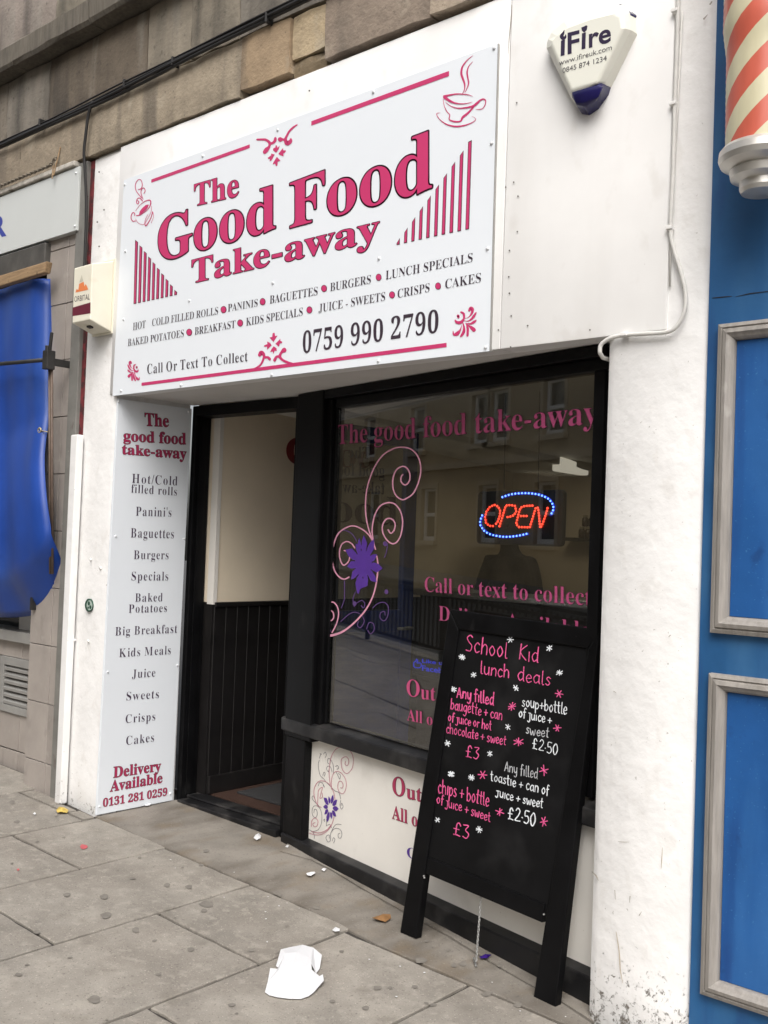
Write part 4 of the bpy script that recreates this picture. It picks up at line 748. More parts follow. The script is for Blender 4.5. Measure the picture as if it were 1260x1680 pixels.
for mb, s, a, b, h0, h1, pen in ((mp_, 'School', (335,238), (612,285), 108, 112, 2.0), (mp_, 'Kid', (692,290), (822,318), 100, 108, 2.1), (mp_, 'lunch', (432,386), (628,420), 85, 90, 1.9), (mp_, 'deals', (682,434), (905,470), 92, 88, 1.8),
    (mp_, 'Any filled', (275,546), (522,602), 70, 84, 2.6), (mp_, 'baugette + can', (232,628), (580,700), 72, 72, 1.7), (mp_, 'of juice or hot', (215,706), (508,772), 60, 62, 1.7), (mp_, 'chocolate + sweet', (203,787), (604,872), 66, 64, 1.6), (mp_, '£3', (332,945), (422,966), 78, 80, 2.0),
    (mw_, 'soup+bottle', (712,606), (1014,666), 68, 82, 1.7), (mw_, 'of juice +', (690,678), (912,728), 64, 62, 1.9), (mg_, 'sweet', (738,790), (892,822), 66, 66, 1.6), (mw_, '£2.50', (780,890), (952,938), 70, 76, 1.7),
    (mg_, 'Any filled', (595,1042), (817,1100), 66, 76, 1.4), (mw_, 'toastie + can of', (500,1108), (892,1208), 66, 68, 1.7), (mw_, 'Juice + sweet', (537,1215), (852,1296), 62, 64, 1.8), (mw_, '£2.50', (616,1362), (802,1416), 82, 84, 2.3),
    (mp_, 'chips + bottle', (148,1188), (490,1286), 96, 92, 1.8), (mp_, 'of juice + sweet', (138,1258), (500,1386), 66, 66, 1.7), (mp_, '£3', (247,1466), (357,1506), 88, 96, 2.0)):
    chalk(mb, s, kz(*a), kz(*b), h0/4.096, h1/4.096, pen)
def star(mat, x, y, r, pen=1.3):
    mb = MB(); c = kz(x, y); n = 3 + random.randint(0, 1); ph = random.random()*1.5
    for i in range(n):
        t = math.pi*i/n + ph + random.uniform(-.2, .2); q = r/4.096*random.uniform(.8, 1.15)
        v2, f2 = ribbon2([(c[0]-q*math.cos(t), c[1]-q*math.sin(t)), (c[0]+random.uniform(-.4, .4), c[1]), (c[0]+q*math.cos(t), c[1]+q*math.sin(t))], pen)
        mb.add([BOARDP.w(*BOARDP.pt(x_, y_), -.0085 + .00006*i) for x_, y_ in v2], f2)
    mb.build('chalk_star', mat, board)
for x, y, pn in ((635,160,1.4),(897,218,1.7),(310,278,1.7),(388,397,1.6),(965,383,1.4),(672,485,1.7),(252,495,1.5),(618,748,1.3),(213,858,1.8),(497,928,1.6),(237,1065,2.2),(373,1088,1.6),(145,1373,1.4),(425,1438,1.3)): star(mw_, x, y, 22, pn)
for x, y, r_ in ((962,525,30),(646,610,28),(950,755,26),(690,848,32),(860,1040,34),(448,1070,28),(563,1320,28),(860,1385,32)): star(mp_, x, y, r_, 1.5)
def chain_mesh(mb, pts, link=.012, r=.0016):
    L_ = 0; segs = []
    for a, b in zip(pts, pts[1:]):
        a, b = Vector(a), Vector(b); n = max(1, int((b-a).length/(link*.72)))
        for i in range(n): segs.append((a.lerp(b, i/n), a.lerp(b, (i+1)/n)))
    for i, (a, b) in enumerate(segs):
        t = (b-a).normalized(); u = Vector((1, 0, 0)) if abs(t.x) < .9 else Vector((0, 1, 0)); u = (u - t*u.dot(t)).normalized(); v = t.cross(u); s = u if i % 2 else v; c = (a+b)/2; ring = []
        for j in range(8):
            q = 2*math.pi*j/8; ring.append(c + t*(link*.58*math.cos(q)) + s*(link*.3*math.sin(q)))
        mb.tube(ring + [ring[0]], r, 5, cap=False)
mb = MB(); ct = BOARDP.at(781, 1466, -.03); cb = GROUND.at(779, 1586, .008); chain_mesh(mb, [ct, ct.lerp(cb, .95) + Vector((.004, 0, 0)), GROUND.at(777, 1577, .012), GROUND.at(781, 1589, .008)]); mb.build('chain', zinc, board, smooth=True)

# ------------------------------------------------------------------ LED signs behind the glass
LEDP = Plane(GLASS.w(0, 0, -.055), GLASS.u, GLASS.v)
led = thing('open_sign', 'black LED sign reading OPEN in red dots inside blue dotted arcs behind the window', 'LED sign', LEDP.at(850, 880))
a0, b0 = LEDP.pt(781, 892); a1, b1 = LEDP.pt(925, 803); r_ = .02
pl = []
for cx_, cy_, t0 in ((a1-r_, b1-r_, 0), (a0+r_, b1-r_, 90), (a0+r_, b0+r_, 180), (a1-r_, b0+r_, 270)):
    for k in range(5): pl.append((cx_ + r_*math.cos(R(t0+22.5*k)), cy_ + r_*math.sin(R(t0+22.5*k))))
mb = MB(); mb.slab(LEDP, pl, -.02, 0); mb.build('sign_body', led_body, led, bevel=.003)
mb = MB()
for x, y0 in ((830, 645), (886, 640)):
    mb.tube([LEDP.at(x-3, 803), LEDP.at(x, y0)], .0018, 6)
mb.build('hanging_cord', cable_b, led)
def resample(pts, step):
    out = [pts[0]]; acc = 0
    for a, b in zip(pts, pts[1:]):
        L_ = math.hypot(b[0]-a[0], b[1]-a[1]); d = step-acc
        while d <= L_: out.append((a[0]+(b[0]-a[0])*d/L_, a[1]+(b[1]-a[1])*d/L_)); d += step
        acc = L_-(d-step)
    return out
zo = Z(640, 760, 3.706)
reds = [[(628,382),(604,381),(586,362),(580,330),(588,295),(607,268),(635,253),(660,264),(672,290),(668,325),(656,358),(636,380)], [(668,383),(677,355),(686,325),(696,290),(706,258),(735,254),(762,260),(770,290),(756,316),(730,326),(702,328)], [(868,258),(822,260),(796,270),(786,300),(776,340),(768,370),(786,388),(848,390)], [(798,321),(842,321)], [(852,388),(866,345),(879,300),(890,268),(903,272),(908,318),(912,362),(916,394),(930,368),(945,325),(956,290),(963,258)]]
blues = [[(685,206),(735,190),(790,183),(850,183),(910,192),(960,213),(985,240),(995,265),(992,290),(978,315)], [(562,318),(552,345),(550,370),(560,392),(580,415),(620,435),(690,447),(750,445),(800,437),(838,428)]]
def dots(mb, P, paths, step, r, off=.002):
    for p in paths:
        for x, y in resample(p, step):
            a, b = P.pt(*zo([(x, y)])[0]); c = P.w(a, b, off); k = 8
            vs_ = [c + (P.u*math.cos(2*math.pi*j/k) + P.v*math.sin(2*math.pi*j/k))*rr + P.n*h for rr, h in ((r, 0), (r*.8, r*.6), (r*.3, r*.9)) for j in range(k)]
            mb.add(vs_, [(i*k+j, i*k+(j+1) % k, (i+1)*k+(j+1) % k, (i+1)*k+j) for i in range(2) for j in range(k)] + [list(range(2*k, 3*k))])
mb = MB(); dots(mb, LEDP, reds, 17, .0048); mb.build('red_led_letters', led_red, led)
mb = MB(); dots(mb, LEDP, [smooth_line(p, 4) for p in blues], 20.5, .0042); mb.build('blue_led_arc', led_blue, led)
mb = MB()
for p in blues: ribbon(mb, LEDP, zo(p), 4.6, .0006)
mb.build('blue_light_band', EM('blue_light_band', (.004, .012, .30), .5), led)
fb = thing('social_media_led_sign', 'small black LED sign with dim blue lettering low behind the window', 'LED sign', LEDP.at(705, 1105))
a0, b0 = LEDP.pt(676, 1106); a1, b1 = LEDP.pt(760, 1078)
mb = MB(); mb.pbox(LEDP, a0, a1, b0, b1+.01, -.02, 0); mb.build('sign_body', led_body, fb, bevel=.003)
mb = MB(); lettering(mb, LEDP, 'Like us on', (693, 1087), (752, 1094), (693, 1081), (752, 1088), .0012, serif=False, weight=.012); lettering(mb, LEDP, 'Facebook', (693, 1100), (752, 1108), (693, 1091.5), (752, 1099.5), .0012, serif=False, weight=.012)
strokes(mb, LEDP, Z(500, 940, 4.846), 4.846, [([(870,745),(868,715),(885,700),(890,685),(900,700),(895,715),(925,718),(922,750),(885,752),(870,745)], 7)]); mb.build('blue_led_letters', led_dim, fb)

# ------------------------------------------------------------------ alarms, cables, badge
al = thing('fire_alarm_box', 'white triangular fire alarm box with dark blue tips high on the fascia', 'alarm box', (-1.82, -.02, 3.05))
AF = Plane((0, -.072, 0), (1, 0, 0), (0, 0, 1))
front_ = [(215,372),(330,290),(560,205),(830,140),(872,160),(895,290),(625,868),(480,900),(355,938),(155,470),(165,420)]
fr = [AF.pt(880+x/6.3, y/6.3) for x, y in front_]
bk = [(-1.985,3.36),(-1.93,3.385),(-1.80,3.39),(-1.69,3.372),(-1.655,3.325),(-1.648,3.258),(-1.742,3.10),(-1.80,3.07),(-1.878,3.07),(-2.00,3.30),(-1.998,3.335)]
mb = MB(); n_ = len(fr); mid = [((a[0]*.25+b[0]*.75), (a[1]*.25+b[1]*.75)) for a, b in zip(fr, bk)]
mb.add([(b[0], -.004, b[1]) for b in bk] + [(q[0], -.045, q[1]) for q in mid] + [(a[0], -.072, a[1]) for a in fr], [(i, (i+1) % n_, n_+(i+1) % n_, n_+i) for i in range(n_)] + [(n_+i, n_+(i+1) % n_, 2*n_+(i+1) % n_, 2*n_+i) for i in range(n_)] + [list(range(2*n_, 3*n_))])
mb.build('alarm_case', alarm_w, al, bevel=.013, seg=4)
mb = MB()
tip_b = [(-1.876,3.076),(-1.742,3.106),(-1.752,3.075),(-1.79,3.036),(-1.826,3.022),(-1.856,3.034)]
tip_f = [AF.pt(880+x/6.3, y/6.3) for x, y in ((360,942),(625,872),(690,880),(640,1000),(520,1040),(415,1000))]; k = 6
mb.add([(x, -.003, z) for x, z in tip_b] + [(x*.5+a*.5, -.058, z*.6+b*.4) for (x, z), (a, b) in zip(tip_b, tip_f)] + [(a, -.070, b) for a, b in [(fx_, fz_-.002) for fx_, fz_ in tip_f]], [(i, (i+1) % k, k+(i+1) % k, k+i) for i in range(k)] + [(k+i, k+(i+1) % k, 2*k+(i+1) % k, 2*k+i) for i in range(k)] + [list(range(2*k, 3*k))])
mb.build('strobe_lens', alarm_b, al, smooth=True, bevel=.004)
mb = MB(); mb.box8([(-1.706, -.046, 3.352), (-1.664, -.046, 3.306), (-1.658, -.006, 3.308), (-1.702, -.006, 3.362), (-1.703, -.043, 3.368), (-1.656, -.043, 3.318), (-1.650, -.006, 3.322), (-1.699, -.006, 3.376)]); mb.build('strobe_lens', alarm_b, al, bevel=.005)
za = lambda *p: Z(880, 0, 6.3)(p); mb = MB()
lettering(mb, AF, 'F', *za((330, 557), (440, 525), (330, 345), (440, 318)), off=.0008, serif=False, weight=.02)
lettering(mb, AF, 're', *za((550, 490), (765, 430), (550, 292), (765, 236)), off=.0008, serif=False, weight=.022)
poly(mb, AF, za((255,422),(297,408),(292,572),(252,582)), .0008); poly(mb, AF, za((472,346),(512,334),(508,502),(468,512)), .0008)
ribbon(mb, AF, za((275,395),(262,375),(278,345),(290,312)), [6.5, 6, 4, .8], .0008); ribbon(mb, AF, za((280,398),(300,385),(305,358)), [5, 4, .8], .0008); poly(mb, AF, za((465,285),(492,275),(515,262),(530,270),(522,310),(495,338),(472,318)), .0008)
mb.build('alarm_lettering', M('alarm_ink', (.022, .012, .045), .5, .05, 8, 0), al)
mb = MB(); lettering(mb, AF, 'www.ifireuk.com', *za((235, 680), (780, 515), (235, 625), (780, 460)), off=.0008, serif=False, weight=-.002); lettering(mb, AF, '0845 874 1234', *za((272, 757), (728, 625), (272, 705), (728, 573)), off=.0008, serif=False, weight=-.002); mb.build('alarm_lettering', M('alarm_grey_ink', (.05, .045, .055), .5, .05, 8, 0), al)

ob = thing('burglar_alarm_box', 'cream rectangular alarm box with orange print and maroon band beside the tiled pilaster', 'alarm box', (-4.8, -.07, 2.57))
OF = Plane((0, -.142, 0), (1, 0, 0), (0, 0, 1))
mb = MB(); mb.box8([(-4.885, -.142, 2.612), (-4.712, -.142, 2.612), (-4.709, -.012, 2.570), (-4.885, -.012, 2.570), (-4.890, -.142, 2.912), (-4.716, -.142, 2.912), (-4.714, -.012, 2.955), (-4.890, -.012, 2.955)]); mb.build('alarm_case', cream_m, ob, bevel=.006, seg=3)
mb = MB(); mb.box(-4.897, -4.703, -.012, -.0005, 2.562, 2.968); mb.build('back_plate', cream_m, ob, bevel=.002)
zo6 = lambda *p: Z(100, 400, 6)(p)
mb = MB(); poly(mb, OF, zo6((116,628),(292,576),(290,684),(114,712)), .0008); mb.build('alarm_band', maroon_m, ob)
mb = MB(); poly(mb, OF, zo6((143,480),(155,445),(172,455),(180,395),(210,380),(225,372),(232,420),(245,395),(258,420),(270,450),(255,455)), .0008); mb.build('alarm_emblem', orange_m, ob)
mb = MB(); poly(mb, OF, zo6((182,380),(205,305),(222,370)), .0006); mb.build('alarm_emblem', silver_pr, ob)
mb = MB(); lettering(mb, OF, 'ORBITAL', *zo6((133, 572), (285, 548), (133, 520), (285, 492)), off=.0008, serif=False, weight=-.002); mb.build('alarm_lettering', ink, ob)
mb = MB(); mb.box8([(-4.81, -.10, 2.590), (-4.775, -.10, 2.590), (-4.775, -.08, 2.585), (-4.81, -.08, 2.585), (-4.81, -.10, 2.60), (-4.775, -.10, 2.60), (-4.775, -.08, 2.595), (-4.81, -.08, 2.595)]); mb.build('key_slot', led_body, ob)

cw = thing('white_cable', 'white painted cable clipped down the fascia joint and looping over the right pillar', 'cable', FACADE.at(1105, 380))
mb = MB(); pc = [(1117, -40), (1115, 60), (1111, 170), (1108, 280), (1104, 376), (1109, 410), (1120, 445), (1128, 480), (1127, 510), (1115, 535), (1098, 546), (1060, 549), (1030, 551), (1005, 556), (990, 567), (988, 580)]
pw = smooth_line([tuple(FACADE.at(x, y, .016)) for x, y in pc], 5); pw += [tuple(Vector(pw[-1]) + Vector((-.005, .03, -.012))), tuple(Vector(pw[-1]) + Vector((-.004, .09, -.012)))]
mb.tube(pw, .0075, 8); mb.build('cable', cable_w, cw, smooth=True)
mb = MB()
for x, y in ((1112, 21), (1109, 173), (1103, 376), (1029, 550)):
    c = FACADE.at(x, y, .02); mb.box(c.x-.012, c.x+.010, c.y-.008, c.y+.018, c.z-.006, c.z+.006); mb.build('cable_clip', white_pl, cw, bevel=.002); mb = MB()
mb = MB(); mb.tube([FACADE.at(1120, 20, .004), FACADE.at(1112, 190, .004), FACADE.at(1101, 380, .004), FACADE.at(1100, 470, .004)], .004, 6); mb.build('thin_cable', cable_w, cw, smooth=True)

cbk = thing('black_cable_bundle', 'bundle of black cables strung along the stone course with one drop to the shopfront', 'cables', (-4, -.05, 3.87))
for k in range(4):
    pts = [(-8.5, -.052, 3.86)]; x = -8.0
    while x < .6:
        sag = .018*math.sin((x+8)*1.7+k*.4); pts.append((x, -.050-.006*(k % 2)+.004*math.sin(x*5+k), 3.862 + .011*k - .012 + sag*.6 + .05*max(0, (x+4.4)/1.0 if x > -4.4 else 0)*.4)); x += .22
    mb = MB(); mb.tube(pts, .0085 if k < 3 else .005, 7); mb.build('cable', cable_b, cbk, smooth=True)
for x in (-5.47, -4.62, -4.2, -3.5):
    mb = MB(); mb.box(x-.006, x+.006, -.068, -.02, 3.855, 3.905); mb.build('cable_clip', cable_b, cbk, bevel=.006)
mb = MB(); mb.tube(smooth_line([(-4.93, -.05, 3.87), (-4.965, -.052, 3.80), (-4.985, -.05, 3.70), (-5.0, -.047, 3.60), (-5.0, -.035, 3.50), (-4.995, -.02, 3.3), (-5.0, -.012, 3.05), (-5.003, -.01, 2.9)]), .0085, 7); mb.build('drop_cable', cable_b, cbk, smooth=True)

bd = MB(); c = FACADE.at(147, 993); k = 24
bd.add([c + Vector((r_*math.cos(2*math.pi*j/k), y_, r_*1.0*math.sin(2*math.pi*j/k))) for r_, y_ in ((.036, .004), (.036, -.006), (.032, -.009)) for j in range(k)], [(i*k+j, i*k+(j+1) % k, (i+1)*k+(j+1) % k, (i+1)*k+j) for i in range(2) for j in range(k)] + [list(range(2*k, 3*k))])
bdo = bd.build('round_badge', green_m, label='small round dark green badge on the left white pillar', cat='badge')
mb = MB(); BDP = Plane((0, -.009, 0), (1, 0, 0), (0, 0, 1)); disc(mb, BDP, 147, 993, 4.7, 8.2, .0006, 0, 20); mb.build('badge_face', M('badge_silver', (.42, .5, .45), .4, .1, 30, 0), bdo)
mb = MB(); disc(mb, BDP, 146, 990, 1.8, 3.6, .0012); disc(mb, BDP, 148.5, 996, 1.7, 3.2, .0013); disc(mb, BDP, 145, 997, 1.3, 2, .0014); mb.build('badge_emblem', green_m, bdo)

pipe = thing('white_boxed_pipe', 'white painted boxed pipe running down the joint left of the shop pillar', 'pipe', (-4.97, -.03, 0))
mb = MB(); mb.box8([(-5.004, -.045, gz(-5)-.005), (-4.945, -.045, gz(-5)-.005), (-4.945, -.001, gz(-5)-.005), (-5.004, -.001, gz(-5)-.005), (-5.008, -.045, 2.025), (-4.942, -.045, 2.025), (-4.942, -.001, 2.025), (-5.008, -.001, 2.025)]); mb.build('pipe_casing', white_wall_foot, pipe, bevel=.008, seg=3)
cap_screws(FACADE, [(149, 918), (145, 1052), (123, 1050), (165, 932)], pipe, .008, white_pl)
# ------------------------------------------------------------------ neighbour on the left
nb = thing('tiled_shopfront', 'neighbouring shopfront with grey brown tiled pilaster and louvred vent', 'shopfront', (-5.6, .2, 0))
mb = MB(); mb.box(-5.435, -5.11, .022, .3, -.02, 3.55); mb.build('pilaster_core', grout, nb)
zz = [-.03, .178, .51, .837, 1.165, 1.49, 1.815, 2.142, 2.468, 2.794, 3.12, 3.45]
ft = None
for i, (z0, z1) in enumerate(zip(zz, zz[1:])):
    for x0, x1 in ((-5.434, -5.205), (-5.202, -5.112)):
        mb = MB(); mb.box(x0+.0018, x1-.0018, .010 + random.uniform(-.001, .001), .03, z0+.0022, z1-.0022); mb.build('tile', tile_m, nb, bevel=.002, seg=1)
    mb = MB(); mb.box(-5.437, -5.425, .034, .16, z0+.002, z1-.002); mb.build('tile', tile_m, nb, bevel=.002, seg=1)
mb = MB(); mb.box(-5.108, -5.018, -.012, .1, gz(-5.06)-.01, 3.57); mb.build('steel_post', steel_m, nb, bevel=.004)
mb = MB(); mb.box(-5.018, -4.978, .012, .1, gz(-5)-.01, 3.57); mb.build('joint_filler', rust_m, nb)
mb = MB(); mb.box(-7.6, -5.436, .16, .3, -.02, .845); mb.build('riser_core', grout, nb)
for z0, z1 in ((-.02, .135), (.139, .36), (.70, .80)):
    for i in range(7):
        x1 = -5.44 - (.0 if z0 < .13 else 0) - .31*i; mb = MB(); mb.box(x1-.307, x1-.003, .148, .17, z0+.002, z1-.002); mb.build('tile', tile_m, nb, bevel=.002, seg=1)
for x1, x0 in ((-6.03, -6.32), (-6.33, -6.62), (-6.63, -6.92)):
    mb = MB(); mb.box(x0, x1, .148, .17, .363, .697); mb.build('tile', tile_m, nb, bevel=.002, seg=1)
NV = Plane((0, .145, 0), (1, 0, 0), (0, 0, 1))
mb = frame(NV, -5.99, -5.445, .362, .70, .05, .05, .045, .05, -.02, .012); vent = mb.build('vent', alu_m, nb, bevel=.002)
mb = MB(); mb.box(-5.95, -5.48, .19, .2, .39, .68); mb.build('vent_back', cable_b, vent)
v0 = None
for i in range(6):
    z = .412 + i*.041
    if v0 is None:
        mb = MB(); mb.box8([(-5.945, .138, z), (-5.49, .138, z), (-5.49, .185, z+.03), (-5.945, .185, z+.03), (-5.945, .136, z+.016), (-5.49, .136, z+.016), (-5.49, .185, z+.042), (-5.945, .185, z+.042)]); v0 = mb.build('louvre_slat', alu_m, vent)
    else: q = v0.copy(); COL.objects.link(q); q.location = Vector((0, 0, i*.041))
mb = MB(); mb.box(-7.6, -5.437, .10, .3, .805, .87); mb.build('window_ledge', alu_m, nb, bevel=.004)
mb = MB(); mb.box(-7.6, -5.44, .26, .27, .87, 2.98); mb.build('window_pane', dark_glass, nb)
mb = MB(); mb.box(-5.60, -5.47, .2, .25, .87, 1.05); mb.build('window_display_card', white_pl, nb); mb = MB(); mb.box(-5.9, -5.72, .2, .24, .87, 1.0); mb.build('window_display_card', white_pl, nb)
mb = MB(); mb.box(-5.47, -5.437, .17, .26, .87, 3.0); mb.build('window_jamb', steel_m, nb)
mb = MB(); mb.box(-7.6, -5.40, -.03, .28, 3.04, 3.17); mb.build('lintel', M('dirty_dark_lintel', (.07, .066, .06), .6, .4, 8, .3, 50), nb, bevel=.008)
mb = MB(); mb.box(-7.6, -5.112, -.04, .2, 3.556, 3.585); mb.build('capping_strip', M('flaked_white_strip', (.50, .47, .42), .7, .3, 16, .5, 60, spots=[((.16, .13, .1), 12, .55, .68, (1, 1, 1), .8)]), nb, bevel=.006)
mb = MB(); chain_mesh(mb, [(-6.4, -.055, 3.592), (-5.75, -.05, 3.60), (-5.36, -.045, 3.605), (-5.30, -.042, 3.64)], .03, .0035); mb.build('old_chain', M('rusty_chain', (.22, .19, .15), .6, .3, 40, .3, 80, metal=.3), nb, smooth=True)
mb = MB()
for a, b in (((-5.33, -.04, 3.60), (-5.32, -.05, 3.52)), ((-5.30, -.04, 3.61), (-5.305, -.05, 3.535)), ((-5.28, -.03, 3.70), (-5.29, -.045, 3.60))): mb.tube([a, b], .004, 5)
mb.build('string_end', wood_m, nb)
fs_ = thing('grey_fascia_sign', 'pale grey fascia sign ending in a blue letter R over the tarpaulin', 'sign', (-5.7, -.02, 3.18))
NF = Plane((0, -.024, 0), (1, 0, 0), (0, 0, 1))
mb = MB(); mb.box(-7.4, -5.078, -.024, .03, 3.184, 3.548); mb.build('fascia_board', nb_sign, fs_, bevel=.002)
mb = MB(); lettering(mb, NF, 'R', (-12, 391), (8.5, 386), (-12, 357), (8.5, 353), .001, serif=False, weight=.03); mb.build('fascia_letter', nb_blue, fs_)
cap_screws(NF, [(125, 284), (123, 371)], fs_, .007)

# tarpaulin hung in front of the neighbour's window
tp = MB(); NX, NZ = 40, 48; vs_ = []
_ep = None
def edge(z):
    pts = smooth_line([(2.96, -5.31), (2.42, -5.245), (2.0, -5.17), (1.75, -5.09), (1.56, -5.035), (1.40, -5.01), (1.30, -5.02), (1.18, -5.07), (1.10, -5.16), (1.04, -5.33), (.97, -5.6), (.93, -5.9)], 8)
    for (za_, xa), (zb_, xb) in zip(pts, pts[1:]):
        if zb_ <= z <= za_: return xa + (xb-xa)*(za_-z)/(za_-zb_)
    return pts[0][1] if z > 2.96 else pts[-1][1]
for j in range(NZ+1):
    v = j/NZ
    for i in range(NX+1):
        u = i/NX                                   # u=0 free right edge
        zbot = 1.26 - .30*(1-math.exp(-u*9)) - .03*u     # belly sweeps down to the left
        z = 2.96 - v*(2.96-zbot); xr = edge(max(z, 1.30)) - .06*max(0, v-.86)/.14*(1 if z < 1.6 else 0)*max(0, 1-u*6); xr -= .075; x = xr - u*(1.5 + (xr+5.31))
        fold = .035*math.sin(u*15 + v*1.2) + .02*math.sin(u*31+v*2.5) + .016*math.sin(u*7-v*5)
        belly = .10*math.sin(min(1, max(0, (v-.45)/.55))*math.pi)*(.5+.5*math.sin(u*5+.8))
        y = -.035 - fold*(.2+.45*v-.35*max(0, v-.6)) - belly*.7 - .03*v + .05*(1-min(1, u*12))**2 + .10*max(0, v-.88)/.12
        vs_.append((x, y, z))
tp.add(vs_, [(j*(NX+1)+i, j*(NX+1)+i+1, (j+1)*(NX+1)+i+1, (j+1)*(NX+1)+i) for j in range(NZ) for i in range(NX)])
tarp = tp.build('tarpaulin', tarp_m, smooth=True, label='blue tarpaulin hanging in soft folds over the neighbouring shop window', cat='tarpaulin')
sm = tarp.modifiers.new('thickness', 'SOLIDIFY'); sm.thickness = .003
mb = MB(); c = Plane((0, -.06, 0), (1, 0, 0), (0, 0, 1)).at(66, 706); ring = [c + Vector((.014*math.cos(t), -.004, .014*math.sin(t))) for t in [2*math.pi*i/12 for i in range(13)]]; mb.tube(ring, .005, 6, cap=False)
mb.tube([c, c+Vector((.05, -.005, -.008)), c+Vector((.075, .02, -.012))], .003, 6); mb.build('eyelet_and_cord', M('brass_eyelet', (.45, .38, .24), .4, .2, 20, 0, metal=.5), tarp, smooth=True)
mb = MB()
mb.box8([(-6.6, -.10, 2.935), (-5.27, -.10, 2.955), (-5.27, -.06, 2.955), (-6.6, -.06, 2.935), (-6.6, -.10, 3.005), (-5.25, -.10, 3.018), (-5.25, -.06, 3.018), (-6.6, -.06, 3.005)])
bat = mb.build('timber_batten', wood_m, label='weathered timber batten holding the top of the blue tarpaulin', cat='batten', bevel=.006)
rod = thing('tarpaulin_rail', 'black iron rail clamped across the blue tarpaulin to upright rods', 'rail', (-5.2, -.1, 2.0))
RP = Plane((0, -.135, 0), (1, 0, 0), (0, 0, 1)); a = RP.at(79, 590); e0 = RP.at(0, 597)
mb = MB(); mb.tube([e0 + (e0-a)*12, e0, a], .012, 10); mb.build('rail', iron_m, rod, smooth=True)
mb = MB(); mb.box(a.x-.025, a.x+.025, a.y-.022, a.y+.03, a.z-.055, a.z+.05); mb.box(a.x+.0, a.x+.02, a.y+.02, .03, a.z-.03, a.z+.01); mb.tube([(a.x+.012, a.y, a.z+.05), (a.x+.026, a.y, a.z+.15)], .010, 8); mb.tube([(a.x-.012, a.y, a.z+.05), (a.x-.012, a.y, a.z+.08)], .014, 8); mb.build('clamp', iron_m, rod, bevel=.006)
mb = MB()
for dx in (-.018, .006): mb.tube([(a.x+dx, a.y+.02, a.z-.04), (a.x+dx-.01, a.y+.09, 1.25)], .007, 7)
mb.build('upright_rod', M('rust_brown_rod', (.12, .085, .065), .6, .3, 20, .3, 60), rod, smooth=True)
mb = MB(); mb.box(-5.40, -5.375, -.02, .008, 1.03, 1.14); mb.tube([(-5.41, -.03, 1.13), (-5.36, -.03, 1.135)], .006, 6); mb.build('hook_bracket', iron_m, rod, bevel=.004)

# ------------------------------------------------------------------ barber shop on the right
bs = thing('blue_shopfront', 'bright blue painted barber shopfront with two moulded wooden panels', 'shopfront', (-.5, .1, 0))
mb = MB(); mb.box(-1.377, 2.2, .012, .3, -.2, 4.2); mb.build('blue_board', barber_m, bs)
mb = MB(); mb.box(-1.372, -.2, .004, .013, 2.347, 2.353); 
def moulding(x0, x1, z0, z1):
    prof = [(0, .012), (0, -.012), (.012, -.018), (.016, -.013), (.020, -.022), (.032, -.026), (.040, -.018), (.046, -.014), (.052, -.006), (.054, .012)]
    mp = None
    cs = [(x0, z0, 1, 1), (x1, z0, -1, 1), (x1, z1, -1, -1), (x0, z1, 1, -1)]; k = len(prof)
    for e in range(4):
        a, b = cs[e], cs[(e+1) % 4]; mb = MB()
        nseg = 5; ra = [(a[0]+a[2]*d, y, a[1]+a[3]*d) for d, y in prof]; rb = [(b[0]+b[2]*d, y, b[1]+b[3]*d) for d, y in prof]; vv = []
        for s in range(nseg+1): t = s/nseg; vv += [tuple(p*(1-t)+q*t for p, q in zip(u, v)) for u, v in zip(ra, rb)]
        mb.add(vv, [(s*k+j, s*k+j+1, (s+1)*k+j+1, (s+1)*k+j) for s in range(nseg) for j in range(k-1)] + [list(range(k)), list(range(nseg*k, nseg*k+k))])
        o = mb.build('moulding', mould_m, mp if mp else bs, bevel=0)
        if mp is None: mp = o
    mb = MB(); mb.box(x0+.055, x1-.055, .006, .013, z0+.055, z1-.055); mb.build('panel', panel_m, mp)
moulding(-1.333, -.62, 1.252, 2.226); moulding(-1.333, -.62, .131, 1.125)
moulding(-.52, .2, 1.252, 2.226); moulding(-.52, .2, .131, 1.125)
cr = MB(); ribbon(cr, Plane((0, .0115, 0), (1, 0, 0), (0, 0, 1)), [(1169, 489), (1190, 487), (1201, 486)], [1.2, 1.6, .6], .0005); ribbon(cr, Plane((0, .0115, 0), (1, 0, 0), (0, 0, 1)), [(1207, 487), (1230, 482), (1262, 478)], [.6, 1.6, 1.2], .0005); cr.build('board_crack', cable_b, bs)

bpole = thing('barber_pole', 'large barber pole with faded orange red and cream spiral stripes on blue boarding', 'barber pole', (-1.14, -.16, 2.55))
cx_, cy_ = -1.147, -.165; z0 = 2.69; z1 = 4.0
def rad(z):
    if z < 2.98: return .105 + .004*(z-z0)/.3
    if z < 3.06: return .109 + .011*(z-2.98)/.08
    return .120
mb = MB(); ST = 4; PITCHZ = .63; K = 64; NZ = 60; vs_ = []
